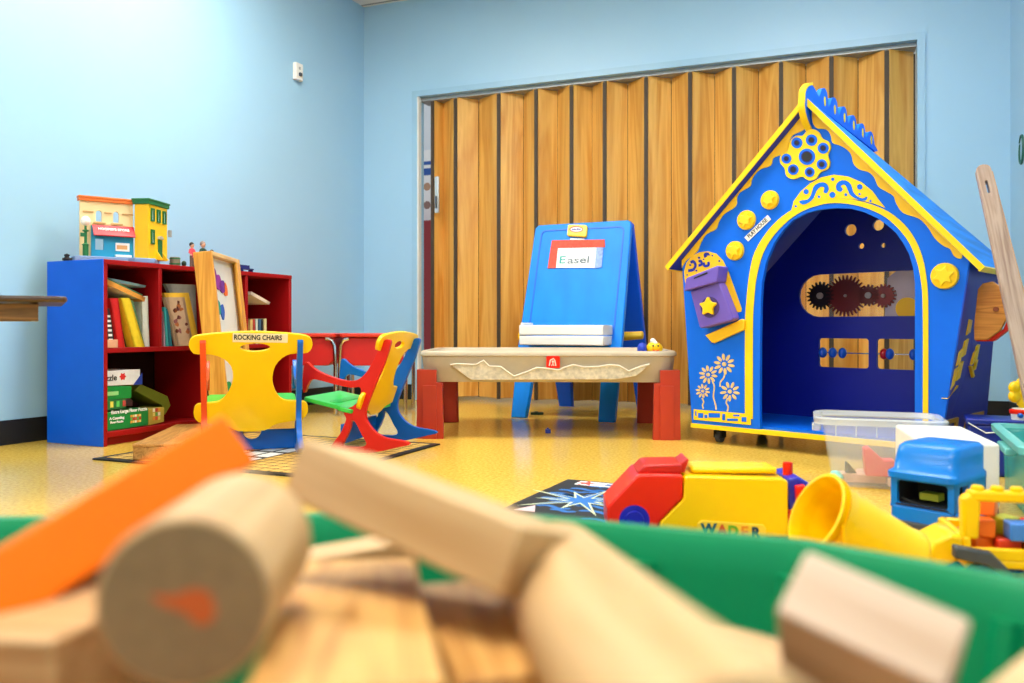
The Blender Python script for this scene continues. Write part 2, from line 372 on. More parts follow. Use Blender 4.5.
# ------------------------------------------------------------------ PART 2: the left side
# ---- bookcase
bo = flo(103, 447.2); B = Frame(bo, math.degrees(math.atan2(.912, .41)))
BL, BD, BH = 1.15, .33, .752
bk = fthing('bookcase', 'long low bookcase, blue outside and red inside, against the left wall', 'bookcase', B)
def ucross(px): return B.on(px, 300)[0]
u1, u3 = ucross(160.5), ucross(247)
divs = [u1, (u1+u3)/2, u3]
MB().bb((0, 0, 0), (.004, BD, BH)).build('side_panel', SHELFB, bk, bevel=.002)
MB().bb((.004, 0, 0), (.022, BD, BH-.02)).build('end_panel', SHELFR, bk, bevel=.002); MB().bb((BL-.02, 0, 0), (BL, BD, BH-.02)).build('end_panel', SHELFR, bk, bevel=.002)
MB().bb((.004, -.002, BH-.02), (BL, BD, BH)).build('top_panel', SHELFR, bk, bevel=.002)
MB().bb((.004, .03, 0), (BL, BD, .03)).bb((.022, 0, .035), (BL-.02, BD, .058)).build('bottom_panel', SHELFR, bk, bevel=.002)
MB().bb((.022, BD-.012, .058), (BL-.02, BD-.002, BH-.02)).build('back_panel', mat('shelf_shaded_red', (40, 4, 7), .7), bk)  # shelf red taken nearly black: the compartments' inner shade is put into the colour
SZ = .395
MB().bb((.022, .002, SZ-.02), (BL-.02, BD-.012, SZ)).build('shelf', SHELFR, bk, bevel=.002)
for i, d in enumerate(divs): MB().bb((d-.009, .001, SZ), (d+.009, BD-.012, BH-.02)).build('divider', SHELFR, bk, bevel=.002)
MB().bb((divs[1]-.009, .001, .058), (divs[1]+.009, BD-.012, SZ-.02)).build('divider', SHELFR, bk, bevel=.002)
# ---- books: front outlines on the shelf front, read from left to right
PAGE = mat('book_pages', (236, 226, 200), .8, .1, 200)
def quad_thing(name, label, category, quad, v0, v1, color, fr, base, group=None, pages=True, matr=None, part='cover'):
    """an upright slab: quad = bl, br, tr, tl in (u,z) of the shelf front"""
    if fr is B:
        um = sum(q[0] for q in quad)/4; edges = [.0135]+divs+[BL-.011] if min(q[1] for q in quad) > SZ-.02 else [.0135, divs[1], BL-.011]
        k = max(i for i, e in enumerate(edges[:-1]) if um > e or i == 0)
        quad = [(min(max(a, edges[k]+.0102), edges[k+1]-.0102), b) for a, b in quad]
    cx = sum(q[0] for q in quad)/4; zb = min(q[1] for q in quad)
    dz = base-zb if base is not None else 0
    q = [(a-cx, b-zb) for a, b in quad]
    o = thing(name, label, category, group=group)
    x, y = R(fr.o[0]+cx*fr.u[0]+v0*fr.v[0], fr.o[1]+cx*fr.u[1]+v0*fr.v[1])
    o.location = (x, y, zb+dz+fr.z); o.rotation_euler = (0, 0, fr.a+YAW)
    m = matr or mat('cover_%d_%d_%d' % color, color, .5, .08, 40)
    if pages:
        s = MB()
        bl, br, tr, tl = [Vector(p) for p in q]
        w = min(.12, .0016/max(.001, (br-bl).length)); 
        s.prism([bl, bl.lerp(br, .16), tl.lerp(tr, .16), tl], 0, v1-v0).prism([br.lerp(bl, .16), br, tr, tr.lerp(tl, .16)], 0, v1-v0)
        s.prism([bl, br, tr, tl], 0, .003)
        s.build(part, m, o)
        up = (tl-bl)*.02
        MB().prism([bl.lerp(br, .16)+up, br.lerp(bl, .16)+up, tr.lerp(tl, .16)-up*.4, tl.lerp(tr, .16)-up*.4], .003, v1-v0-.003).build('pages', PAGE, o)
    else: MB().prism(q, 0, v1-v0).build(part, m, o, bevel=.0015)
    return o
CR = (95, 255, 6.83)
def Q(*pts, crop=CR): return B.ons(pts, crop)
G = 'books in the left compartment of the bookcase'
SB = SZ+.0005
bks = [
 ((60, 552), (84, 552), (84, 300), (66, 300), (96, 66, 44), .03, 'narrow brown book at the far left of the shelf'),
 ((88, 552), (108, 552), (90, 225), (74, 225), (216, 214, 206), .05, 'thin pale grey book leaning left, next to the brown one'),
 ((112, 560), (160, 560), (128, 290), (92, 290), (58, 50, 54), .02, 'black book with white lettering on its spine, left of the red one'),
 ((166, 606), (214, 606), (172, 268), (112, 268), (204, 22, 24), .01, 'bright red picture book leaning left'),
 ((216, 604), (242, 604), (200, 350), (178, 300), (226, 92, 30), .03, 'thin orange book tucked against the red book'),
 ((244, 600), (274, 600), (214, 330), (196, 330), (52, 40, 50), .05, 'slim dark book between the orange and the yellow books'),
 ((278, 604), (352, 604), (250, 268), (188, 268), (238, 204, 40), .01, 'thick yellow book leaning left'),
 ((354, 604), (366, 604), (284, 285), (266, 285), (86, 130, 90), .02, 'thin green book right of the yellow one'),
 ((360, 602), (408, 602), (396, 255), (350, 255), (222, 226, 214), .03, 'wide white book standing upright at the divider'),
]
for bl, br, tr, tl, col, v, lab in bks:
    o = quad_thing('book', lab, 'book', Q(bl, br, tr, tl), v, v+.17, col, B, SB, G)
    if 'black book' in lab:
        for k in range(6):
            f = .2+.12*k; P = [Vector(p) for p in Q(bl, br, tr, tl)]
            c = P[0].lerp(P[3], f).lerp(P[1].lerp(P[2], f), .5); b0 = (sum(p.x for p in P)/4, min(p.y for p in P))
            MB().box((c.x-b0[0], -.0006, c.y-b0[1]), (.018, .001, .009)).build('spine_letter', PAPER, o)
for pts, col, v, lab in ((((64, 196), (350, 318), (358, 290), (68, 160)), (222, 150, 60), .01, 'thin orange-edged book lying slanted over the standing books'),
                    (((90, 160), (352, 288), (362, 270), (110, 150)), (60, 120, 84), .03, 'thin green book lying slanted on the orange-edged one'),
                    (((130, 168), (402, 222), (408, 206), (140, 150)), (120, 150, 158), .05, 'thin grey-blue book lying topmost, slanted')):
    quad_thing('book', lab+', left bay', 'book', Q(*pts), v, v+.18, col, B, None, G)
bb = quad_thing('wooden_block', 'small pink wooden block in front of the books at the shelf left end', 'block', Q((62, 612), (160, 612), (160, 556), (62, 556)), -.0+.002, .03, (226, 164, 130), B, SB, pages=False, part='block')
tag(bb, 'pale pink wooden strip lying in front of the books, left bay')
G2 = 'books in the second compartment of the bookcase'
b2 = [
 ((468, 596), (486, 596), (480, 330), (468, 330), (190, 150, 170), .01, 'thin mauve book against the divider, second bay', None),
 ((488, 598), (504, 598), (484, 330), (472, 330), (60, 170, 176), .005, 'thin turquoise book, second bay', None),
 ((506, 598), (530, 598), (500, 340), (486, 340), (24, 110, 130), .005, 'dark teal book beside the turquoise one', None),
 ((560, 596), (672, 590), (612, 262), (478, 262), (206, 176, 146), .002, 'large tan picture book with a brown cover drawing, facing out', 'p'),
 ((640, 594), (712, 566), (640, 232), (470, 232), (240, 196, 60), .022, 'large yellow picture book behind the tan one', None),
 ((690, 590), (744, 560), (686, 176), (480, 168), (150, 152, 146), .044, 'big grey book standing behind the yellow one', None),
]
for bl, br, tr, tl, col, v, lab, p in b2:
    o = quad_thing('book', lab, 'book', B.ons((bl, br, tr, tl), CR, v), v, v+(.018 if 'large' in lab or 'big' in lab else .17), col, B, SB, G2)
    if p:
        P = B.ons((bl, br, tr, tl), CR, v); cx = sum(q[0] for q in P)/4; zb = min(q[1] for q in P); rn = random.Random(4)
        for k in range(16):
            f, g = rn.uniform(.12, .9), rn.uniform(.15, .85); a = Vector(P[0]).lerp(Vector(P[3]), f).lerp(Vector(P[1]).lerp(Vector(P[2]), f), g)
            MB().prism(cat([(a.x-cx+rn.uniform(.004, .014)*math.cos(t), a.y-zb+rn.uniform(.006, .014)*math.sin(t)) for t in [j*PI/3 for j in range(6)]], 3), -.001, .0).build('cover_drawing', mat('draw_%d' % (k % 3), [(96, 44, 34), (190, 110, 60), (150, 90, 90)][k % 3], .7), o)
G4 = 'books in the right compartment of the bookcase'
C4 = (180, 230, 6.2)
for bl, br, tr, tl, col, lab in (
 ((455, 615), (472, 615), (470, 462), (455, 462), (226, 190, 120), 'thin cream book at the left of the right bay'),
 ((474, 615), (488, 615), (484, 460), (472, 460), (186, 60, 50), 'thin dark red book in the right bay'),
 ((490, 615), (504, 615), (502, 460), (488, 460), (210, 216, 206), 'thin white book in the right bay'),
 ((506, 615), (524, 615), (522, 462), (506, 462), (60, 100, 130), 'thin blue book in the right bay'),
 ((526, 615), (536, 615), (534, 462), (524, 462), (30, 40, 46), 'thin black book in the right bay'),
 ((538, 615), (556, 615), (556, 460), (538, 460), (224, 214, 160), 'pale yellow book at the right of the row, right bay')):
    quad_thing('book', lab, 'book', Q(bl, br, tr, tl, crop=C4), .02, .17, col, B, SB, G4)
quad_thing('book', 'pale book lying slanted on top of the row in the right bay', 'book', Q((458, 400), (572, 462), (580, 448), (462, 380), crop=C4), .02, .18, (226, 206, 190), B, None, G4)
# ---- puzzle boxes in the lower compartment
C3 = (95, 355, 5.69)
FZ = .0585
def boxg(lab, pts, v0, v1, col, base=None, name='puzzle_box'):
    return quad_thing(name, lab, 'box', Q(*pts, crop=C3), v0, v1, col, B, base, 'puzzle boxes on the bottom shelf', pages=False, part='carton')
b = boxg('large green puzzle box with white lettering, bottom of the stack', ((40, 430), (318, 388), (318, 292), (40, 322)), .015, .16, (14, 140, 60), FZ)
P = Q((40, 430), (318, 388), (318, 292), (40, 322), crop=C3); W0 = P[1][0]-P[0][0]; Hh = .088
rb = b
letters('Extra Large Floor Puzzle', 'lettering', PAPER, rb, (.01, -.0012, Hh*.84), .02, width=W0*.74, bold=.0006)
letters('A Counting', 'lettering', PAPER, rb, (-W0*.22, -.0012, Hh*.56), .015, width=W0*.30, bold=.0005)
letters('Floor Puzzle', 'lettering', PAPER, rb, (-W0*.22, -.0012, Hh*.38), .012, width=W0*.26, bold=.0004)
pc = [(236, 160, 60), (230, 90, 60), (240, 220, 120), (120, 180, 80), (250, 240, 220), (200, 60, 50)]
for i in range(5):
    for j in range(3): MB().bb((W0*.06+i*.011, -.0012, Hh*.24+j*.012), (W0*.06+i*.011+.009, 0, Hh*.24+j*.012+.010)).build('picture', mat('puz_%d' % ((i*2+j*3) % 6), pc[(i*2+j*3) % 6], .6), rb)
b = boxg('small puzzle box with yellow and green picture end, right of the green box', ((324, 388), (412, 366), (414, 284), (324, 294)), .02, .14, (196, 176, 70), FZ)
for i in range(3):
    for j in range(3): MB().bb((-.02+i*.014, -.0012, .02+j*.018), (-.02+i*.014+.012, 0, .02+j*.018+.015)).build('picture', mat('puz_%d' % ((i+j*2) % 6), pc[(i+j*2) % 6], .6), b)
b = boxg('puzzle box with yellow letters on dark green, second in the stack', ((40, 322), (196, 302), (196, 252), (40, 262)), .02, .16, (40, 120, 60))
for i, c in enumerate(((240, 210, 60), (240, 230, 90), (90, 200, 90), (200, 70, 60))): MB().bb((-.055+i*.03, -.0012, .010), (-.055+i*.03+.014, 0, .034)).build('picture', mat('lt_%d' % i, c, .6), b)
b = boxg('plain green box with a pale label, third in the stack', ((40, 262), (228, 246), (228, 178), (40, 182)), .02, .16, (16, 140, 56))
MB().bb((-.06, -.0012, .018), (.0, 0, .034)).build('paper_label', mat('lbl', (150, 214, 130), .7), b)
b = boxg('white puzzle box with a red star and blue corner, top of the stack', ((40, 180), (276, 168), (276, 82), (40, 96)), .02, .17, (226, 224, 222))
letters('zzle', 'lettering', INK, b, (-.055, -.0012, .035), .034, bold=.0004)
MB().prism([(.0+(.011 if k % 2 else .017)*math.cos(k*PI/6), .038+(.011 if k % 2 else .017)*math.sin(k*PI/6)) for k in range(12)], -.001, 0).build('star_mark', mat('starred', (214, 40, 36), .6), b)
MB().prism([(.052, .0), (.098, .0), (.098, .05)], -.001, 0).build('corner_panel', mat('cornerblue', (30, 60, 160), .6), b)
b = boxg('mauve and brown box lying behind the green puzzle box', ((190, 300), (330, 296), (330, 262), (262, 222)), .12, .2, (150, 96, 110), None)
o = thing('cardboard_tube', 'olive green box leaning over at the back of the bottom shelf', 'box')
qq = Q((285, 205), (318, 168), (470, 236), (488, 290), (455, 345), (438, 290), crop=C3); cx = sum(q[0] for q in qq)/6
o = quad_thing('toy_box', 'olive green rounded toy box leaning beside the puzzles, bottom shelf', 'box', [(a, b_) for a, b_ in qq], .06, .2, (116, 128, 30), B, None, pages=False, part='carton')
bpy.data.objects.remove(bpy.data.objects['cardboard_tube'])
# ---- toy street on top of the bookcase
TZ = BH+.0005
def top_pt(u, v): return (B.o[0]+u*B.u[0]+v*B.v[0], B.o[1]+u*B.u[1]+v*B.v[1])
toy = Frame((-1.80, 3.415), math.degrees(math.atan2(.61, .79)), TZ)
st = thing('toy_street', 'toy street set: cream building over a blue shop joined to a yellow building with green trim, on the bookcase', 'toy building')
toy.place(st); st.scale = (.93, .93, 1.015)
CREAM = mat('toy_cream', (240, 214, 160), .5); OR = mat('toy_orange', (240, 120, 40), .5); TB = mat('toy_shop_blue', (30, 160, 205), .45); TG = mat('toy_green', (20, 112, 60), .45); TY = mat('toy_yellow', (250, 200, 20), .45)
bp_ = MB().prism([(-.03, -.05), (.19, -.05), (.215, -.08), (.30, -.08), (.36, .08), (.31, .13), (.05, .07), (-.03, .03)], 0, .022, M=XY).build('base_plate', GREYBLUE, st, bevel=.004)
W1 = .222
def win_holes(lst): return lst
arch = lambda x, z, w, h: [(x-w, z), (x+w, z), (x+w, z+h)]+[(x+w*math.cos(a), z+h+w*math.sin(a)) for a in (.6, 1.1, 1.57, 2.05, 2.5)]+[(x-w, z+h)]
MB().prism([(0, .15), (W1, .15), (W1, .262), (0, .262)], 0, .016, holes=[arch(.078, .17, .013, .034), arch(.15, .17, .013, .034)]).bb((0, .0, .022), (.045, .016, .15)).build('upper_wall', CREAM, st)
MB().bb((-.006, -.012, .252), (W1, .03, .266)).bb((-.008, -.016, .264), (W1, .034, .272)).build('cornice', OR, st, bevel=.002)
MB().bb((.012, -.005, .205), (.055, 0, .21)).bb((.1, -.005, .205), (.13, 0, .21)).bb((.175, -.005, .205), (W1, 0, .21)).bb((.055, -.006, .160), (.105, 0, .166)).bb((.127, -.006, .160), (.177, 0, .166)).build('moulding', mat('toy_brown', (196, 150, 90), .5), st)
MB().prism([(.045, .022), (W1, .022), (W1, .152), (.045, .152)], -.006, .012, holes=[[(.062, .052), (.098, .052), (.098, .098), (.062, .098)]]).build('shop_front', TB, st)
aw = MB().prism([(-.035, .108), (-.004, .150), (-.004, .156), (-.04, .112)], .05, W1+.002, M=YZ).build('awning', mat('toy_awning', (214, 24, 40), .45), st)
letters("HOOPER'S STORE", 'lettering', PAPER, aw, ((.05+W1)/2, -.0225, .1375), .019, rot=(PI/2-.75, 0, 0), width=.13, bold=.0006)
MB().bb((.145, -.011, .05), (.205, -.007, .085)).build('window_display', PAPER, st, bevel=.002)
MB().bb((.15, -.012, .058), (.195, -.010, .075)).build('display_picture', mat('disp', (226, 170, 110), .6), st)
MB().bb((.142, -.03, .024), (.21, -.008, .034)).build('bench', WHT, st, bevel=.002)
lp = MB().lathe([(.012, .022), (.012, .065), (.016, .068), (.006, .075), (.006, .12), (.013, .123), (.013, .128), (.005, .13), (.005, .150), (0, .150)], Matrix.Translation((.018, -.03, 0)), 12).build('lamp_post', TG, st)
MB().sph((.018, -.03, .165), .021).build('lamp_globe', mat('globe', (252, 246, 240), .3), lp)
MB().bb((-.004, -.038, .100), (.014, -.034, .116)).build('street_sign', TG, lp)
# yellow corner building, turned
yb = MB().bb((0, 0, .022), (.066, .17, .268)).build('corner_building', TY, st)
yb.location = (.224, -.022, 0); yb.rotation_euler = (0, 0, math.radians(-43))
MB().bb((-.008, -.008, .252), (.074, .178, .272)).bb((-.011, -.011, .268), (.077, .181, .276)).build('cornice', TG, yb, bevel=.002)
def wingreen(y, z, w, h):
    MB().prism([(y-w, z), (y+w, z), (y+w, z+h), (y-w, z+h)], .066, .074, holes=[[(y-w+.006, z+.006), (y+w-.006, z+.006), (y+w-.006, z+h-.008), (y-w+.006, z+h-.008)]], M=YZ).build('window_frame', TG, yb)
    MB().bb((.066, y-w+.006, z+.006), (.068, y+w-.006, z+h-.008)).build('window_pane', mat('toy_pane', (200, 226, 234), .3), yb)
for y in (.032, .085, .138): wingreen(y, .182, .0135, .056)
wingreen(.032, .085, .0135, .062)
MB().bb((.066, .082, .03), (.072, .118, .11)).build('door', TG, yb, bevel=.002); MB().prism([(.10+.022*math.cos(a), .112+.014*math.sin(a)) for a in [k*PI/8 for k in range(9)]], .066, .076, M=YZ).build('door_arch', mat('arch_grey', (170, 170, 150), .5), yb)
MB().prism([(-.0, .022), (.03, .022), (.0, .06)], .070, .078, M=Matrix(((1,0,0,.066),(0,0,1,0),(0,1,0,0),(0,0,0,1)))).prism([(-.0, .022), (.03, .022), (.0, .06)], .122, .130, M=Matrix(((1,0,0,.066),(0,0,1,0),(0,1,0,0),(0,0,0,1)))).build('stoop', TY, yb)
MB().bb((.066, .176, .13), (.08, .19, .16)).build('wall_sign', mat('signgrey', (150, 160, 170), .5), yb)
# little things beside it
def onframe(name, lab, catg, px, v, group=None):
    u = B.on(px, 300, v)[0]; x, y = R(*top_pt(u, v)); return thing(name, lab, catg, (x, y, TZ), B.a+YAW, group)
c1 = thing('toy_car', 'tiny black toy lying at the left end of the bookcase top', 'toy', (*R(-1.905, 3.50), TZ)); c1.location = (*R(*top_pt(.0235, .24)), TZ)
MB().lathe([(0, 0), (.012, 0), (.014, .01), (.008, .018), (.012, .026), (.0, .032)], n=12).build('body', BLACK, c1); MB().cyl((-.012, -.01, .008), (.02, .008, .008), .006).build('axle', DARKG, c1)
c2 = onframe('toy_barrel', 'small grey-brown toy barrel right of the yellow toy building', 'toy', 175, .10)
MB().lathe([(0, 0), (.020, 0), (.023, .02), (.021, .045), (.019, .045), (.019, .03), (0, .03)], n=16).build('barrel', mat('barrelgrey', (130, 126, 104), .6), c2)
MB().lathe([(.0235, .012), (.0245, .012), (.0245, .017), (.0235, .017)], n=16, closed=True).lathe([(.0225, .036), (.0235, .036), (.0235, .041), (.0225, .041)], n=16, closed=True).build('hoop', TG, c2)
c3 = onframe('toy_tree', 'tiny dark green toy plant between barrel and figures', 'toy', 184, .12)
MB().cyl((0, 0, 0), (0, 0, .015), .008, n=12).build('pot', BLACK, c3); MB().sph((0, 0, .022), .011, (1, 1, 1.2)).build('foliage', mat('toyleaf', (24, 60, 40), .6), c3)
def figure(px, v, lab, s, top, bot, skin, hair, arms):
    f = onframe('toy_figure', lab, 'toy figure', px, v, 'toy figures on the bookcase')
    bd = MB()
    for sx in (-1, 1): bd.tube([(sx*.006, -.004, .004), (sx*.007, 0, .006), (sx*.006, 0, .03), (sx*.005, 0, .055)], [.005, .0055, .006, .0075], 8)
    bd.build('legs', mat('fig_'+bot[0], bot[1], .5), f)
    tr = MB(); tr.lathe([(0, .046), (.011, .047), (.010, .060), (.013, .078), (.011, .088), (.004, .092), (0, .092)], Matrix.Diagonal((1, .65, 1, 1)), 16)
    for sx in (-1, 1): tr.tube([(sx*.011, 0, .085), (sx*.018, -.001, .070), (sx*(.014 if arms else .018), -.012 if arms else -.002, .060 if arms else .052)], [.0045, .004, .0035], 8)
    tr.build('shirt', mat('fig_'+top[0], top[1], .5), f)
    hd = MB(); hd.sph((0, 0, .104), .0105, (.9, .95, 1.15)); hd.cyl((0, 0, .088), (0, 0, .098), .0045); hd.sph((0, -.010, .103), .002)
    for sx in (-1, 1): hd.sph((sx*.018, -.003 if not arms else -.013, .050 if not arms else .058), .004)
    hdo = hd.build('head', mat('fig_skin'+skin[0], skin[1], .5), f)
    for sx in (-1, 1): MB().sph((sx*.004, -.0092, .106), .0012).build('eye', INK, hdo)
    MB().sph((0, .002, .108), .0115, (.95, .95, 1)).build('hair', mat('fig_'+hair[0], hair[1], .6), f)
    f.scale = (s, s, s); return f
figure(192, .05, 'small toy figure in a pink-red dress with black hair, standing left of the wooden frame', .98, ('pink', (226, 70, 90)), ('brown', (110, 84, 70)), ('a', (214, 160, 130)), ('black', (20, 18, 20)), True)
figure(203, .14, 'small toy figure in dark green with grey hair, behind the wooden frame top', 1.18, ('dgreen', (30, 70, 54)), ('dark', (40, 40, 46)), ('b', (226, 170, 140)), ('grey', (150, 130, 120)), False)
figure(212, .12, 'short toy figure with dark olive hair, rightmost of the three on the bookcase', .86, ('olive', (90, 80, 50)), ('dark', (40, 40, 46)), ('c', (190, 130, 90)), ('olive2', (60, 56, 40)), False)
c5 = onframe('toy_bench', 'small dark blue toy bench on the bookcase, right of the wooden frame', 'toy', 246, .08)
NB = mat('toy_navy', (30, 40, 110), .5)
MB().bb((-.04, -.015, .016), (.04, .015, .022)).build('seat', NB, c5); MB().bb((-.04, .012, .022), (.04, .016, .04)).build('backrest', NB, c5)
for sx in (-1, 1): MB().bb((sx*.034-.003, -.013, 0), (sx*.034+.003, .013, .016)).build('leg', NB, c5)
# ---- brown table poking in from the left edge
tt = thing('side_table', 'dark brown table corner with tan apron, poking in at the left edge', 'table', (*R(*((75-512)/FOC*2.2, 2.2)), 0), YAW+math.radians(30)); tt.location = (*R((75-512)/FOC*2.2-.02, 2.2), 0)
hz_ = EYE+(HOR-300)/FOC*2.2
MB().prism([(a-.9, b_) for a, b_ in rrect(0, 0, .9, .55, .03)], hz_-.006, hz_+.010, M=XY).build('tabletop', DARKW, tt, bevel=.006, seg=3)
MB().bb((-.86, .04, hz_-.055), (-.068, .06, hz_-.010)).bb((-.81, .49, hz_-.055), (-.085, .51, hz_-.010)).bb((-.81, .06, hz_-.055), (-.79, .49, hz_-.010)).bb((-.088, .06, hz_-.055), (-.068, .49, hz_-.010)).build('apron', BROWNW, tt, bevel=.002)
for a in (-.86, -.52):
    for b_ in (.10, .45): MB().cyl((a, b_, 0), (a, b_, hz_-.01), .012).build('leg', DARKG, tt)
# ---- wooden platform box and leaning frame
cf = Frame(flo(132.8, 462), 0)
cdir = math.degrees(math.atan2(.9873, -.147))-90
cr = thing('wooden_platform', 'low oak-grained wooden box on the floor in front of the bookcase', 'wooden box', (*R(*cf.o), .0076), YAW+math.radians(cdir))
MB().bb((0, 0, .0), (.16, .60, .044)).build('box_body', OAK, cr, bevel=.003); MB().bb((-.002, -.002, .044), (.163, .603, .056)).build('lid', OAK, cr, bevel=.003)
# tray easel: leans back on the bookcase
TF = Frame((-1.158, 3.38), math.degrees(math.atan2(.997, -.08)), .064)
ty_ = thing('tray_easel', 'honey wood framed board with felt shapes, standing on end against the bookcase', 'wooden board'); TF.place(ty_)
lean = math.atan2(.078, .72); TW, TH, TD = .46, .735, .075
MM = Matrix.Rotation(-lean, 4, 'X')
def tp(mb, name, m, par=ty_, **k): return mb.move(MM).build(name, m, par, **k)
tp(MB().bb((0, 0, 0), (.018, TD, TH)), 'side_board', HONEY, bevel=.002)
tp(MB().bb((TW-.018, 0, 0), (TW, TD, TH)), 'side_board', HONEY, bevel=.002)
tp(MB().bb((.018, 0, TH-.018), (TW-.018, TD, TH)), 'top_board', wood('pale_top', (214, 160, 90), (240, 196, 130), 0), bevel=.002)
tp(MB().bb((.018, 0, 0), (TW-.018, TD, .018)), 'bottom_board', HONEY, bevel=.002)
tp(MB().bb((TW-.060, 0, .018), (TW-.018, .012, TH-.018)), 'face_frame', HONEY, bevel=.002)
brd = tp(MB().bb((.018, .03, .018), (TW-.018, .04, TH-.018)), 'white_board', mat('white_board', (232, 230, 224), .35))
rn = random.Random(3)
def blob(cx, cz, w, h, c, nm):
    pts = cat([(cx+w*math.cos(a)*rn.uniform(.75, 1.15), cz+h*math.sin(a)*rn.uniform(.75, 1.15)) for a in [k*PI/4 for k in range(8)]], 4)
    tp(MB().prism(pts, .026, .030), nm, mat('felt_%d_%d_%d' % c, c, .8), brd)
for cx, cz, w, h, c in ((.09, .645, .055, .035, (130, 30, 150)), (.15, .62, .05, .035, (150, 50, 160)), (.21, .60, .05, .032, (110, 40, 150)), (.26, .585, .03, .03, (240, 110, 40)), (.10, .50, .05, .035, (20, 150, 130)), (.17, .49, .03, .035, (40, 90, 190)), (.11, .35, .07, .03, (240, 120, 40)), (.20, .36, .025, .035, (150, 30, 40)), (.14, .16, .05, .03, (20, 150, 80)), (.25, .15, .04, .03, (60, 90, 190))):
    blob(cx, cz, w, h, c, 'felt_shape')
# ---- rug under the rocking chairs
ro = flo(440, 445)
ra = math.degrees(math.atan2(-.922, .387)); 
rug = thing('play_rug', 'thin black-edged rug with woven net pattern under the rocking chairs', 'rug', (*R(*ro), 0), YAW+math.atan2(.387, -.922))
# local x runs along the far edge, y towards the viewer (negative v)
RW, RL = .98, .82
MB().bb((0, 0, .0005), (RW, RL, .006)).build('backing', BLACK, rug)
MB().bb((.03, .03, .006), (RW-.03, RL-.03, .0068)).build('field', mat('rug_tan', (212, 170, 84), .85, .2, 60), rug)
net = MB()
for k in range(1, 20): net.bb((.03+k*.0475, .03, .0068), (.033+k*.0475, RL-.03, .0072))
for k in range(1, 17): net.bb((.03, .03+k*.0475, .0068), (RW-.03, .033+k*.0475, .0073))
net.build('net_pattern', mat('rug_line', (60, 46, 30), .9), rug)
kb = MB(); kw = MB()
for i in range(5):
    for j in range(3):
        x0, y0 = .40+i*.075, .34+j*.12
        kb.bb((x0, y0, .0073), (x0+.075, y0+.12, .0080)); kw.bb((x0+.008, y0+.012, .0080), (x0+.067, y0+.105, .0086))
ko = kb.build('key_border', INK, rug); kw.build('key_face', PAPER, ko)
# ---- rocking chairs
RC = Frame(flo(367, 455), math.degrees(math.atan2(-.2144, .9768)), .0075)
SC = (290, 320, 4.556)
outl = [(430, 96), (450, 88), (462, 98), (455, 130), (432, 200), (402, 270), (374, 340), (352, 400), (348, 440), (362, 475), (395, 512), (440, 536), (500, 546), (538, 556), (545, 568), (500, 578), (430, 594), (360, 606), (290, 604), (230, 598), (192, 588), (200, 560), (232, 518), (250, 480), (260, 448), (250, 425), (264, 404), (290, 392), (312, 372), (326, 335), (322, 306), (285, 308), (220, 296), (150, 277), (108, 270), (88, 288), (74, 326), (64, 326), (62, 270), (66, 220), (72, 194), (86, 194), (106, 214), (140, 236), (200, 260), (260, 276), (310, 272), (345, 246), (375, 200), (405, 140)]
hole = [(285, 455), (305, 470), (330, 520), (352, 560), (335, 576), (290, 576), (245, 568), (262, 530), (278, 490)]
SP = [(a, max(b, .001)) for a, b in cat(RC.ons(outl, SC), 3)]; HP = cat(RC.ons(hole, SC), 3)
CWID = .335
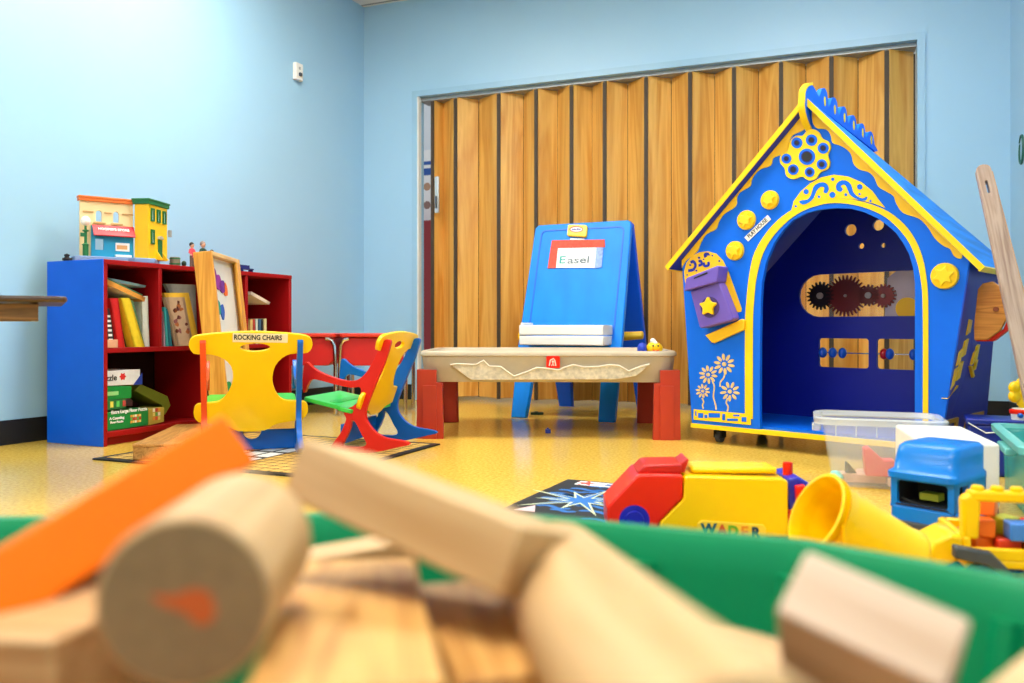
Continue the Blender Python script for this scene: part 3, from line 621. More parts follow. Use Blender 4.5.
def rocking_chair(fr, near_m, far_m, lab, legm, zA=.137, kz=.000775, zc=.03):
    o = fthing('rocking_chair', lab, 'rocking chair', fr, 'toddler rocking chairs')
    MB().prism(SP, -.010, .010, holes=[HP]).build('side_frame', near_m, o, bevel=.003)
    MB().prism(SP, CWID-.010, CWID+.010, holes=[HP]).build('side_frame', far_m, o, bevel=.003)
    # seat slab with ears through the frames
    (ua, za), (ub, zb) = (-.262, .198), (-.028, .150)
    n = Vector((ub-ua, zb-za)).normalized(); L = math.hypot(ub-ua, zb-za)
    seat = [(0, .012), (.02, .0), (L-.1, 0), (L-.07, -.022), (L-.03, -.022), (L-.02, .0), (L, .012), (L, CWID-.012), (L-.02, CWID), (L-.03, CWID+.022), (L-.07, CWID+.022), (L-.1, CWID), (.02, CWID), (0, CWID-.012)]
    s = MB().prism(seat, -.008, .008, M=XY); ang = math.atan2(za-zb, ub-ua)
    s.move(Matrix.Translation((ua, 0, za)) @ Matrix.Rotation(ang, 4, 'Y')); so = s.build('seat', GRN, o, bevel=.003)
    st_ = MB().prism(rrect(.095, .03, .125, CWID-.03, .008), .008, .0095, M=XY); st_.move(Matrix.Translation((ua, 0, za)) @ Matrix.Rotation(ang, 4, 'Y')); st_.build('stripe', mat('green_dark', (40, 170, 50), .3), so)
    # back slab
    k = .00076
    bo_ = [(22, 100), (20, 80), (34, 55), (80, 42), (200, 32), (300, 28), (400, 32), (520, 42), (566, 55), (580, 80), (578, 105), (560, 128), (520, 132), (480, 134), (440, 152), (408, 190), (396, 240), (400, 285), (420, 330), (450, 356), (490, 362), (545, 366), (566, 388), (566, 425), (545, 452), (500, 462), (440, 470), (400, 482), (360, 505), (240, 505), (200, 482), (160, 470), (100, 462), (55, 452), (36, 425), (36, 388), (55, 366), (110, 362), (150, 356), (180, 330), (205, 285), (214, 240), (206, 190), (170, 152), (120, 134), (80, 132), (40, 128)]
    bpnt = cat([((x-302)*k, (505-y)*kz) for x, y in bo_], 2)
    hl = circ(.010, (505-102)*kz, .052, 18, .016)
    # rises along the back posts
    uA, uB, zB = -.040, .080, zA+.335
    dirv = Vector((uB-uA, zB-zA)).normalized(); a = math.atan2(dirv.x, dirv.y)
    m = MB().prism(bpnt, -.007, .007, holes=[hl])   # x across, z up, y thickness
    T = Matrix.Translation((uA, CWID/2, zA)) @ Matrix.Rotation(a, 4, 'Y') @ Matrix(((0, 1, 0, 0), (1, 0, 0, 0), (0, 0, 1, 0), (0, 0, 0, 1)))
    m.move(T); bmesh.ops.recalc_face_normals(m.bm, faces=m.bm.faces); bo2 = m.build('backrest', YPL, o, bevel=.003)
    # cross board under the seat
    cb = [(0, 0), (CWID, 0), (CWID, .075), (CWID/2+.05, .075)]+[(CWID/2+.035*math.cos(t), .075-.035*math.sin(t)) for t in [j*PI/8 for j in range(9)]]+[(0, .075)]
    MB().prism(cb, -.108, -.094, M=Matrix(((0, 0, 1, 0), (1, 0, 0, 0), (0, 1, 0, zc), (0, 0, 0, 1)))).build('cross_board', BBL if legm else legm, o, bevel=.003)
    return o, T
rc2, T2 = rocking_chair(RC, REDC, BBL, 'rocking chair seen from the side, red near frame and blue far frame, yellow back', BBL, .132, .00072)
R1 = Frame((-1.123, 2.99), -72, .0075)
rc1, T1 = rocking_chair(R1, ORED, BBL, 'rocking chair seen from behind with a paper name strip on its yellow back', BBL, .085, .00083, .004)
# name strip on the back of the first chair
lb = MB().bb((-.075, .0072, .356), (.115, .0082, .390)).build('name_strip', mat('strip_paper', (246, 232, 200), .7), rc1)
lb.data.transform(T1 @ Matrix.Rotation(math.radians(1.2), 4, 'Y'))
tx = letters('ROCKING CHAIRS', 'lettering', INK, lb, (0, 0, 0), .026, width=.165, bold=.0006)
tx.data.transform(T1 @ Matrix.Translation((.020, .0088, .3735)) @ Matrix.Rotation(math.radians(1.2), 4, 'Y') @ Matrix.Rotation(PI/2, 4, 'X') @ Matrix.Diagonal((1, 1, -1, 1)))
tx.rotation_euler = (0, 0, 0)
# ---- two red children's desks in the far corner
def desk(fr, w, lab):
    o = fthing('childs_desk', lab, 'desk', fr, 'red desks by the back wall')
    MB().prism(rrect(-.01, -.02, w+.01, .38, .02), .425, .445, M=XY).build('desktop', REDL, o, bevel=.004)
    MB().prism([(0, .424), (w, .424), (w, .30), (w-.04, .27), (.04, .27), (0, .30)], 0, .36).build('desk_body', mat('desk_red', (196, 26, 26), .4), o, bevel=.006)
    for x, sx in ((-.008, 1), (w+.008, -1)):
        for y in (-.012, .34):
            MB().tube([(x+sx*.05, y, .418), (x+sx*.02, y, .408), (x+sx*.006, y, .38), (x+sx*.002, y, .32), (x, y, .25), (x, y, .005)], .011).build('leg', CHROME, o)
    return o
d1 = Frame((((338-PX0)/FOC*4.45)-.36, 4.45), 0)
desk(d1, .34, 'red desk with chrome legs behind the rocking chairs, left one of the pair')
d2 = Frame((((338-PX0)/FOC*4.45)+.02, 4.45), 0)
desk(d2, .34, 'red desk with chrome legs behind the rocking chairs, right one of the pair')
# ------------------------------------------------------------------ PART 3: sand table, easel, playhouse
def stroke(pts, w):
    P = [Vector(p) for p in pts]; L = []; Rr = []
    for i, p in enumerate(P):
        d = (P[min(i+1, len(P)-1)]-P[max(i-1, 0)]).normalized(); n = Vector((-d.y, d.x)); ww = w[i] if isinstance(w, (list, tuple)) else w
        L.append(p+n*ww/2); Rr.append(p-n*ww/2)
    return [tuple(x) for x in L+Rr[::-1]]
# ---- sand table
ST = Frame((-.411, 3.535), -2.4)
sd = fthing('sand_table', 'long beige play table with moulded mountain relief and brick-red legs', 'play table', ST)
TWd, TDp = 1.128, .64
def rr3(x0, y0, x1, y1, r, z): return [(a, b, z) for a, b in rrect(x0, y0, x1, y1, r, 5)]
MB().loft([rr3(.03, .03, TWd-.03, TDp-.03, .06, .242), rr3(.018, .012, TWd-.018, TDp-.012, .07, .30), rr3(.012, .004, TWd-.012, TDp-.004, .075, .352), rr3(.004, -.004, TWd-.004, TDp+.004, .08, .356), rr3(.004, -.004, TWd-.004, TDp+.004, .08, .368), rr3(.012, .004, TWd-.012, TDp-.004, .075, .377), rr3(.03, .022, TWd-.03, TDp-.022, .06, .377), rr3(.036, .028, TWd-.036, TDp-.028, .055, .366), rr3(.05, .045, TWd-.05, TDp-.045, .05, .355)]).build('basin', TAN, sd, ang=50)
def tleg(mx, my, lab=None):
    s = MB()
    f = [(0, 0), (.117, 0), (.112, .238), (.086, .242), (.086, .296), (.006, .296)]
    g = [(0, 0), (.10, 0), (.096, .238), (.07, .242), (.07, .296), (.006, .296)]
    s.prism(f, -.012, .012); s.prism(g, 0, .02, M=YZ)
    s.prism([(.0, 0), (.112, 0), (.106, .235), (.006, .235)], .012, .02)
    s.bb((.03, -.020, 0), (.088, -.011, .23))
    M = Matrix.Diagonal((-1 if mx else 1, -1 if my else 1, 1, 1)); M.translation = (TWd if mx else 0, TDp-.03 if my else .0, 0)
    s.move(M); bmesh.ops.recalc_face_normals(s.bm, faces=s.bm.faces)
    return s.build('leg', BRICK, sd, bevel=.005)
for a in (0, 1):
    for b in (0, 1): tleg(a, b)
C7, C8 = (400, 320, 5.256), (560, 320, 5.256)
ridge = ST.ons([(265, 235), (300, 230), (345, 232), (400, 235), (440, 212), (470, 243), (530, 245), (565, 272), (600, 295), (660, 275), (720, 250), (780, 255), (835, 264)], C7)+ST.ons([(20, 250), (70, 235), (130, 248), (200, 245), (260, 235), (310, 240), (360, 268), (420, 245), (470, 232)], C8)
ridge = [(a, b) for a, b in ridge]
low = ST.ons([(440, 262), (400, 295), (300, 312)], C8)
body = ridge+low+[(ridge[0][0]+.09, .252)]
MB().prism(body, -.006, .03).build('mountain_relief', TANL, sd, bevel=.002)
MB().tube([(a, -.008, b) for a, b in ridge], .0035, 6).build('ridge_line', mat('chalky_edge', (226, 216, 196), .6), sd)
rl = ST.ons([(546.3, 368), (559.8, 368), (559.8, 356), (546.3, 356)])
lg = MB().prism(rrect(rl[0][0], rl[0][1], rl[2][0], rl[2][1], .006), -.007, .02).build('logo_badge', RED, sd, bevel=.001)
lx, lz, lw = (rl[0][0]+rl[2][0])/2, (rl[0][1]+rl[2][1])/2, .021
MB().prism(stroke([(lx-.016, lz-.016), (lx-.012, lz+.008), (lx+.002, lz+.015), (lx+.008, lz+.006), (lx+.012, lz-.016)], .005), -.0085, -.0065).prism(circ(lx-.001, lz+.002, .005, 10), -.0085, -.0065).prism(stroke([(lx-.006, lz-.016), (lx+.0, lz-.004), (lx+.004, lz-.016)], .004), -.0085, -.0065).build('logo_mark', mat('logo_pink', (255, 214, 200), .5), lg)
# toy on the table top
def st_pt(px, v): return ST.on(px, 300, v)[0]
tb = thing('bath_toy', 'small yellow and blue smiling toy on the right end of the sand table', 'toy'); u = st_pt(648, .12)
x, y = R(ST.o[0]+u*ST.u[0]+.12*ST.v[0], ST.o[1]+u*ST.u[1]+.12*ST.v[1]); tb.location = (x, y, .356); tb.rotation_euler = (0, 0, YAW)
MB().sph((.028, 0, .03), .034, (1.1, .9, .85)).build('yellow_body', YPL, tb)
MB().sph((-.026, .0, .028), .024, (.9, 1, 1.15)).sph((-.04, 0, .012), .012).sph((-.018, -.015, .012), .012).build('blue_body', mat('toy_blue', (20, 60, 190), .4), tb)
MB().sph((.022, 0, .062), .013).sph((.03, -.008, .052), .012).build('cap', WHT, tb)
MB().sph((.018, -.03, .042), .004).sph((.040, -.028, .042), .004).build('eyes', INK, tb)
MB().tube([(.016, -.030, .024), (.028, -.034, .018), (.044, -.028, .024)], .0025, 6).build('mouth', RED, tb)
# ---- easel
EZ = Frame((0.0, 4.354), -25)
ez = fthing('easel', 'blue plastic easel with white tray and paper sign in front of the partition', 'easel', EZ)
EW, EV, EH = .565, .34, 1.06
al = math.atan2(EV, EH); SL = math.hypot(EV, EH)
TFr = Matrix.Rotation(-al, 4, 'X')                                    # leaning front plane
TBk = Matrix.Translation((0, 2*EV+.05, 0)) @ Matrix.Rotation(al, 4, 'X')
def panel_shape(u0, u1, b0, b1): return [(u0, b0), (u0+.015, 0), (u0+.10, 0), (u0+.115, b0-.04), (u0+.15, b0), (u1-.13, b0), (u1-.10, b0-.04), (u1-.085, 0), (u1-.0, 0), (u1, b0), (u1-.012, b1-.02), (u1-.03, b1), (u0+.03, b1), (u0+.012, b1-.02)]
s = MB().prism(panel_shape(-.022, EW-.0, .37, SL), 0, .038); s.move(TFr); fp = s.build('front_panel', SKYB, ez, bevel=.006)
s = MB().prism(panel_shape(-.022, EW-.0, .37, SL), -.038, 0); s.move(TBk); s.build('rear_panel', SKYD, ez, bevel=.006)
s = MB().prism(rrect(.03, .42, EW-.045, SL-.035, .03), -.004, .004, holes=[rrect(.038, .428, EW-.053, SL-.043, .026)]); s.move(TFr); s.build('moulded_line', mat('easel_line_blue', (0, 104, 222), .42), fp)
MB().cyl((.02, EV+.03, EH-.028), (EW-.03, EV+.03, EH-.028), .018).build('hinge', SKYD, ez)
def ez_on(px, py, off=0.0):
    a = EZ.a; dx = ((px-PX0)/FOC, 1); ox, oy = -EZ.o[0], -EZ.o[1]
    cu, cv, cz = ox*EZ.u[0]+oy*EZ.u[1], ox*EZ.v[0]+oy*EZ.v[1], EYE
    du, dv, dz = dx[0]*EZ.u[0]+dx[1]*EZ.u[1], dx[0]*EZ.v[0]+dx[1]*EZ.v[1], (HOR-py)/FOC
    k = EV/EH; t = (k*cz-cv)/(dv-k*dz)
    return (cu+t*du, (cz+t*dz)/math.cos(al))
CE = (540, 215, 11.39)
def ezp(pts): return [ez_on(CE[0]+x/CE[2], CE[1]+y/CE[2]) for x, y in pts]
def ez_flat(pts, d, name, m, par, th=.002, bevel=0):
    s = MB().prism(ezp(pts), -d-th, -d); s.move(TFr); return s.build(name, m, par, bevel=bevel)
bad = ez_flat([(330, 130), (345, 122), (530, 125), (548, 140), (540, 245), (525, 262), (340, 250), (318, 240)], 0, 'maker_badge', YPL, fp, .018, .003)
ez_flat(circ(425, 178, 80, 24, 36), .018, 'badge_oval', mat('badge_red', (214, 60, 30), .5), bad, .001)
ez_flat(circ(428, 180, 66, 24, 25), .019, 'badge_oval', PAPER, bad, .001)
p = ez_on(CE[0]+428/CE[2], CE[1]+180/CE[2])
tx = letters('little tikes', 'lettering', mat('badge_violet', (70, 50, 140), .5), bad, (0, 0, 0), .016, width=.052, bold=.0005)
tx.data.transform(TFr @ Matrix.Translation((p[0], -.0208, p[1])) @ Matrix.Rotation(PI/2, 4, 'X')); tx.rotation_euler = (0, 0, 0)
sign = tag(ez_flat([(185, 605), (205, 378), (645, 375), (625, 605)], .004, 'paper_sign', PAPER, ez, .001), None)
sign['label'] = 'white paper sign reading Easel'
ez_flat([(345, 268), (505, 268), (505, 300), (345, 300)], .001, 'tape', PAPER, sign, .001)
ez_flat([(140, 292), (440, 288), (740, 284), (745, 370), (430, 378), (205, 382), (125, 384)], .005, 'red_border', mat('crayon_red', (232, 86, 66), .8, .2, 60), sign, .001)
ez_flat([(125, 380), (208, 380), (185, 606), (90, 612)], .005, 'red_border', mat('crayon_red', (232, 86, 66)), sign, .001)
ez_flat([(645, 375), (725, 375), (705, 600), (625, 610)], .005, 'blue_border', mat('crayon_blue', (150, 176, 230), .8, .25, 60), sign, .001)
for ch, x, m in (('E', 262, mat('crayon_teal', (70, 170, 160), .8)), ('asel', 440, mat('pencil_grey', (120, 134, 140), .8))):
    p = ez_on(CE[0]+x/CE[2], CE[1]+520/CE[2])
    tx = letters(ch, 'lettering', m, sign, (0, 0, 0), .062 if ch == 'E' else .058, bold=.0006, width=.035 if ch == 'E' else .125)
    tx.data.transform(TFr @ Matrix.Translation((p[0], -.0065, p[1])) @ Matrix.Rotation(PI/2, 4, 'X')); tx.rotation_euler = (0, 0, 0)
# tray
q = ez_on(522, 333); 
tr0, tr1, tz0, tz1 = .045, .510, .385, .50
MB().bb((tr0, -.01, tz0), (tr1, .15, tz0+.048)).build('tray', WHT, ez, bevel=.006)
MB().bb((tr0, -.012, tz0+.052), (tr1, .006, tz0+.105)).bb((tr0, .006, tz0+.052), (tr0+.014, .15, tz0+.118)).bb((tr1-.014, .006, tz0+.052), (tr1, .15, tz0+.105)).build('tray_rim', WHT, ez, bevel=.006)
MB().cyl((EW-.04, .26, .43), (EW+.07, .26, .437), .024, .021).sph((EW+.07, .26, .437), .021, (.4, 1, 1)).build('side_knob', mat('mustard', (214, 176, 40), .4), ez)
MB().cyl((.022, .05, .43), (tr0, .05, .43), .022).build('side_knob', YPL, ez)
# ---- playhouse
HO = Frame((.7538, 3.434), math.degrees(math.atan2(-.7054, .7088)))
ph = fthing('playhouse', 'blue and yellow wooden playhouse with arched doorway and pitched roof', 'playhouse', HO)
HD = .5
C5, C6, C1, C2, C9, CB = (660, 70, 2.626), (660, 240, 2.813), (660, 340, 6.21), (660, 200, 4.88), (770, 80, 5.253), (780, 240, 4.267)
ZB = .078
archpx = [(759.8, 400), (760, 340), (760.8, 300), (762, 283), (766, 262), (774, 243), (783, 230), (793, 220), (806, 213), (820, 209.5), (835, 208), (850, 208.5), (864, 212), (877, 218), (887, 225), (896, 233), (903, 243), (909, 254), (913, 268), (915, 284), (915, 340), (914.8, 400)]
arch_ = HO.ons(archpx); uL, uR = arch_[0][0], arch_[-1][0]
V0, V1 = -.030, .66
RG = HO.on(805.5, 97, V0); tl_, tr_ = HO.on(666.5, 266, V0), HO.on(984, 266, V0)
print('ROOF', RG, tl_, tr_)
RG2 = (RG[0], 1.222); tl2, tr2 = (.01, .70), (1.04, .688)

def under(u):
    tip = tl_ if u < RG[0] else tr_; k = abs(u-RG[0])/abs(tip[0]-RG[0]); return RG[1]+(tip[1]-RG[1])*k-.031
eL, eR, AP, bR = (-.050, under(-.050)), (1.054, under(1.054)), (RG[0], under(RG[0])), .964
print('WALL', eL, eR, AP)
outer = [(0, ZB), (uL, ZB)]+arch_+[(uR, ZB), (bR, ZB), eR, AP, eL]
MB().prism(outer, 0, .018).build('front_wall', BLUE, ph)
def flat(pts, crop, name, m, par=ph, d=0.0, th=.003, holes=(), raw=False, v=0.0):
    P = pts if raw else HO.ons(pts, crop)
    return MB().prism(P, -d-th, -d, holes=holes).build(name, m, par)
# scalloped borders under the roof
lw_ = HO.ons([(178, 205), (192, 245), (165, 270), (122, 290), (102, 325), (92, 372), (55, 395), (18, 412), (5, 450)], C9)+HO.ons([(262, 262), (243, 285), (238, 305), (212, 320), (203, 335), (200, 358), (170, 378), (155, 400), (148, 418), (122, 432), (108, 455), (98, 478), (70, 500), (58, 520)], C5)
def topline(u): return under(u)-.002
lw_ = [(a, b) for a, b in cat(lw_, 3, closed=False) if b < topline(a)-.004]
flat([(lw_[0][0], topline(lw_[0][0])-.001)]+lw_+[(lw_[-1][0], topline(lw_[-1][0])-.001)], None, 'scalloped_border', AMBER, raw=True)
rw = HO.ons([(222, 200), (228, 230), (250, 255), (295, 260), (320, 290), (330, 330), (370, 345), (410, 370), (430, 400), (440, 440), (470, 470), (520, 485), (550, 515), (570, 560), (610, 585), (650, 610), (665, 650)], C9)+HO.ons([(640, 376), (680, 390), (705, 415), (722, 442), (745, 462), (762, 470), (772, 488), (790, 496), (798, 482)], C5)
rw = [(a, b) for a, b in cat(rw, 3, closed=False) if b < topline(a)-.004]
flat([(rw[0][0], topline(rw[0][0])-.001)]+rw+[(rw[-1][0], topline(rw[-1][0])-.001)], None, 'scalloped_border', AMBER, raw=True)
# arch stripe
so = [(745.3, 418), (745.3, 330), (746.8, 300), (749.5, 275), (755, 252), (768, 231), (783, 216), (800, 206), (820, 200), (835, 198.3), (855, 200), (872, 204.5), (889, 212), (904, 224), (915, 239), (922.5, 257), (926.5, 277), (928.3, 300), (928.5, 345), (928.3, 424)]
si = [(923, 424), (923.2, 345), (922.8, 300), (921, 280), (917, 261), (909.5, 243), (899, 229), (886, 217.5), (870, 209.5), (853, 204.7), (835, 203), (820, 205), (803, 211), (788, 221), (774, 235.5), (763.5, 253), (757, 276), (754.3, 300), (753, 330), (753, 419)]
flat(cat(HO.ons(so), 3, closed=False)+cat(HO.ons(si), 3, closed=False), None, 'arch_stripe', YEL, raw=True)
lun = [(345, 372), (352, 345), (370, 320), (395, 298), (425, 282), (458, 275), (495, 280), (530, 295), (558, 318), (578, 345), (592, 362), (560, 350), (520, 341), (480, 337), (440, 339), (400, 351), (370, 365)]
lu = flat(lun, C5, 'arch_panel', YEL, d=.0005)
def S9(pts, w):  return HO.ons(pts, C9)
for sc in ([(155, 640), (175, 655), (205, 645), (232, 620), (246, 585), (268, 562), (288, 566), (284, 588), (298, 596), (312, 575), (304, 550), (280, 538), (250, 545), (230, 565), (218, 605), (200, 628), (172, 632)],
           [(514, 612), (490, 622), (462, 612), (440, 590), (428, 550), (400, 528), (368, 532), (350, 552), (352, 578), (372, 588), (386, 574), (374, 560), (388, 550), (404, 562), (420, 600), (448, 622), (484, 634), (508, 632)]):
    flat(cat(HO.ons(sc, C9), 2), None, 'scroll', BLUE, lu, .0035, .001, raw=True)
for x, y, r in ((192, 587, 14), (260, 614, 7), (330, 604, 16), (332, 522, 9), (401, 603, 8), (474, 562, 15), (473, 600, 6), (530, 636, 6), (138, 664, 6)):
    flat(circ(x, y, r, 12), C9, 'dot', BLUE, lu, .0035, .001)
# flower-shaped listening panel
fl_ = cat(HO.ons([(200, 268), (232, 260), (262, 278), (278, 308), (312, 326), (322, 358), (308, 395), (318, 432), (308, 466), (268, 486), (244, 520), (205, 528), (172, 508), (125, 522), (90, 504), (82, 466), (58, 436), (62, 396), (98, 372), (108, 325), (140, 296), (176, 294)], C9), 3)
fp_ = flat(fl_, None, 'flower_panel', YEL, raw=True, th=.008)
for x, y, r, h in ((147, 332, 29, 11), (224, 318, 30, 12), (285, 360, 29, 12), (92, 415, 26, 10), (128, 472, 28, 14), (214, 485, 26, 12), (278, 445, 27, 12), (200, 405, 43, 26)):
    g = flat(circ(x, y, r, 20), C9, 'ring', BLUE, fp_, .008, .002); 
    flat(circ(x, y, h+5, 16), C9, 'ring_rim', NAVY, fp_, .010, .001); flat(circ(x, y, h, 16), C9, 'ring_hole', INK, fp_, .011, .0006)
# round yellow knobs
def knob(px, py, r):
    a, b = HO.on(px, py, -.02); o = MB().lathe([(0, 0), (r, 0), (r, .008), (r*.93, .014), (r*.5, .016), (0, .016)], n=24)
    o.move(Matrix.Translation((a, 0, b)) @ Matrix.Rotation(PI/2, 4, 'X')); k = o.build('knob', YPL, ph)
    st = [(a+(r*(.78 if j % 2 == 0 else .46))*math.cos(j*PI/6+.3), b+(r*(.78 if j % 2 == 0 else .46))*math.sin(j*PI/6+.3)) for j in range(12)]
    MB().prism(cat(st, 3), -.022, -.012).build('knob_relief', mat('knob_amber', (255, 210, 20), .35), k, bevel=.002)
for x, y, r in ((768, 199.5, .037), (744.5, 219.7, .039), (733, 250.5, .039), (943.2, 275.8, .044)): knob(x, y, r)
# name strip
qd = HO.ons([(222, 440), (232, 450), (292, 392), (283, 381)], C5)
ns = MB().prism(qd, -.003, 0).build('name_strip', PAPER, ph)
ax = Vector(qd[2])-Vector(qd[1]); an = math.atan2(ax.y, ax.x); cc = sum((Vector(p) for p in qd), Vector((0, 0)))/4
letters('PLAY HOUSE', 'lettering', INK, ns, (cc.x, -.0036, cc.y), .022, rot=(PI/2, -an, 0), width=ax.length*.8, bold=.0003)
# mailbox and its yellow surround
ms = flat([(124, 402), (119, 350), (130, 308), (155, 275), (195, 255), (235, 250), (275, 262), (308, 295), (335, 350), (400, 532), (396, 545), (382, 548), (370, 538), (330, 440), (290, 400), (140, 440)], C2, 'mailbox_surround', AMBER)
for pts, w in (([(140, 345), (165, 340), (176, 318), (165, 300), (152, 306)], .012), ([(190, 320), (205, 315), (202, 298), (190, 300)], .011), ([(226, 280), (222, 266), (236, 264), (246, 282), (268, 300)], .012), ([(215, 305), (220, 322), (240, 318), (238, 302)], .011)):
    flat(stroke(cat(HO.ons(pts, C2), 3, closed=False), w), None, 'scroll', NAVY, ms, .0035, .001, raw=True)
for x, y, r in ((193, 282, 6), (150, 318, 5), (258, 272, 4), (292, 298, 5), (135, 366, 4), (180, 345, 5), (215, 290, 4)): flat(circ(x, y, r, 10), C2, 'dot', NAVY, ms, .0035, .001)
bq = HO.ons([(150, 445), (288, 398), (300, 420), (362, 578), (352, 588), (205, 627), (195, 620)], C2, -.05)
mb = MB().prism(bq, -.055, -.003).build('mailbox', PURP, ph, bevel=.006, seg=3)
lq = HO.ons([(122, 445), (130, 385), (138, 378), (285, 320), (292, 326), (282, 400)], C2, -.07)
MB().prism(lq, -.078, -.003).build('mailbox_lid', PURP, mb, bevel=.008, seg=3)
MB().prism(HO.ons([(170, 380), (172, 386), (238, 360), (236, 352)], C2, -.07), -.0795, -.077).build('mail_slot', INK, mb)
c0 = HO.on(660+237/4.88, 200+520/4.88, -.06)
MB().prism(circ(c0[0]+.004, c0[1]-.003, .042, 24), -.058, -.05).build('star_recess', mat('purple_dark', (70, 50, 120), .5), mb)
MB().prism(cat([(c0[0]+(.040 if j % 2 == 0 else .024)*math.cos(j*PI/5+PI/2), c0[1]+(.040 if j % 2 == 0 else .024)*math.sin(j*PI/5+PI/2)) for j in range(10)], 3), -.070, -.054).build('star_knob', YPL, mb, bevel=.003)
MB().prism(HO.ons([(125, 268), (228, 222), (236, 226), (235, 252), (150, 290), (143, 288)], C6, -.02), -.016, -.003+.003).build('letter_shelf', AMBER, ph, bevel=.003)
# daisies, each with its stem
for cx, cy, r, n, stem in ((400, 150, 66, 10, [(404, 205), (396, 235), (376, 262), (374, 290)]), (300, 215, 58, 10, [(325, 255), (338, 290), (332, 350), (345, 400), (350, 432)]), (267, 317, 45, 10, [(262, 362), (272, 385), (264, 405), (270, 425)]), (435, 320, 62, 9, [(420, 360), (412, 390), (424, 415), (418, 445)])):
    m = MB()
    for k in range(n):
        a = 2*PI*k/n+.2; pl_ = []
        for j in range(10):
            t = 2*PI*j/10; rr_ = r*.68+r*.32*math.cos(t); tt_ = r*.14*math.sin(t)
            pl_.append((cx+rr_*math.cos(a)-tt_*math.sin(a), cy+rr_*math.sin(a)+tt_*math.cos(a)))
        m.prism(HO.ons(pl_, C1), -.002, 0)
    f = m.build('daisy', PLYEDGE, ph)
    MB().prism(HO.ons(circ(cx, cy, r*.2, 10), C1), -.003, 0).build('daisy_centre', PLYEDGE, f)
    MB().prism(stroke(cat(HO.ons(stem, C1), 3, closed=False), .006), -.0015, 0).build('daisy_stem', PLYEDGE, f)
bnd = flat([(212, 430), (520, 456), (565, 458), (565, 527), (212, 494)], C1, 'brick_band', YEL, d=.0008)
for x0, y0, x1, y1 in ((222, 440, 230, 472), (240, 453, 272, 484), (280, 462, 298, 485), (305, 453, 376, 482), (390, 458, 408, 498), (420, 487, 487, 503), (458, 462, 497, 474), (510, 478, 540, 508)):
    flat([(x0, y0), (x1, y0+1), (x1, y1), (x0, y1-1)], C1, 'brick', BLUE, bnd, .0038, .001)
def yl(pts, y): return [(a, y, b) for a, b in pts]
# floor and its yellow edge
MB().prism([(.002, .066), (bR-.002, .066), (bR, ZB+.01), (0, ZB+.01)], .0185, HD).build('floor_panel', BLUE, ph)
MB().bb((-.004, -.004, .060), (bR+.004, .02, ZB)).bb((-.004, .02, .060), (.014, HD, ZB-.012)).bb((bR-.014, .02, .060), (bR+.004, HD, ZB-.012)).build('base_edge', YEL, ph)
# side and rear walls
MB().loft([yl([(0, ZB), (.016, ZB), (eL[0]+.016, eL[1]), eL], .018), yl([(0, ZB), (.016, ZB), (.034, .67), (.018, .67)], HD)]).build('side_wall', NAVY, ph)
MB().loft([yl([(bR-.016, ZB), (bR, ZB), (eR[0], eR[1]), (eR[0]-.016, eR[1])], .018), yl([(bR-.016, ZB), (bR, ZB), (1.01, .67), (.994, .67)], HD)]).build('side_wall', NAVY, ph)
def BK(x, y): return HO.on(CB[0]+x/CB[2], CB[1]+y/CB[2], HD)
wl, wt, wb = BK(80, 235)[0], BK(150, 148)[1], BK(150, 328)[1]
rcap = (wt-wb)/2; wr = .86
cap = [(wl+rcap-rcap*math.sin(a), (wt+wb)/2+rcap*math.cos(a)) for a in [k*PI/10 for k in range(11)]]+[(wr-rcap+rcap*math.sin(a), (wt+wb)/2-rcap*math.cos(a)) for a in [k*PI/10 for k in range(11)]]
l0, l1, lt, lb_ = BK(165, 480)[0], BK(378, 480)[0], BK(270, 420)[1], BK(270, 545)[1]
l2, l3 = BK(412, 480)[0], BK(412, 480)[0]+(l1-l0)
hs = [cap, rrect(l0, lb_, l1, lt, .012), rrect(l2, lb_, l3, lt, .012)]
for x, y, r in ((500, 420, 12), (573, 407, 11), (528, 462, 6), (586, 460, 5)):
    a, b = HO.on(C5[0]+x/C5[2], C5[1]+y/C5[2], HD); hs.append(circ(a, b, r*.0021, 14))
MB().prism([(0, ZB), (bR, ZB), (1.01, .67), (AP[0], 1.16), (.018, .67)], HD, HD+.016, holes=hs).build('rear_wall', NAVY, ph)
pane = MB().bb((wl-.01, HD+.017, wb-.01), (wr+.01, HD+.020, wt+.01)).build('gear_window', PLEXI, ph)
def gear(x, y, r, teeth, m, hub):
    a, b = BK(x, y); P = []
    for k in range(teeth*4):
        rr_ = r*(1.0 if k % 4 in (0, 1) else .78); t = 2*PI*k/(teeth*4); P.append((a+rr_*math.cos(t), b+rr_*math.sin(t)))
    g = MB().prism(P, HD+.004, HD+.012).build('gear', m, pane)
    MB().cyl((a, HD-.004, b), (a, HD+.014, b), hub).build('gear_hub', mat('hub_grey', (150, 140, 140), .4), g)
gear(170, 238, .062, 20, mat('gear_black', (26, 16, 16), .4), .014)
gear(278, 238, .088, 30, mat('gear_maroon', (96, 24, 28), .35), .006)
gear(376, 236, .046, 16, mat('gear_maroon', (96, 24, 28)), .013)
gear(440, 238, .050, 18, mat('gear_red', (130, 30, 34), .35), .008)
a, b = BK(440, 338); a1, b1 = BK(440, 132)
gp = MB().prism([(a, b), (wr-.005, b-.004), (wr-.005, b1+.012), (a+.06, b1+.01), (a+.012, b1-.03)], HD+.014, HD+.0165).build('gear_cover', mat('cover_lilac', (196, 184, 204), .3, alpha=.75), pane)
c0 = BK(538, 292); MB().prism(circ(c0[0], c0[1], .045, 24), HD+.010, HD+.013).build('gear_cover_spot', AMBER, gp)
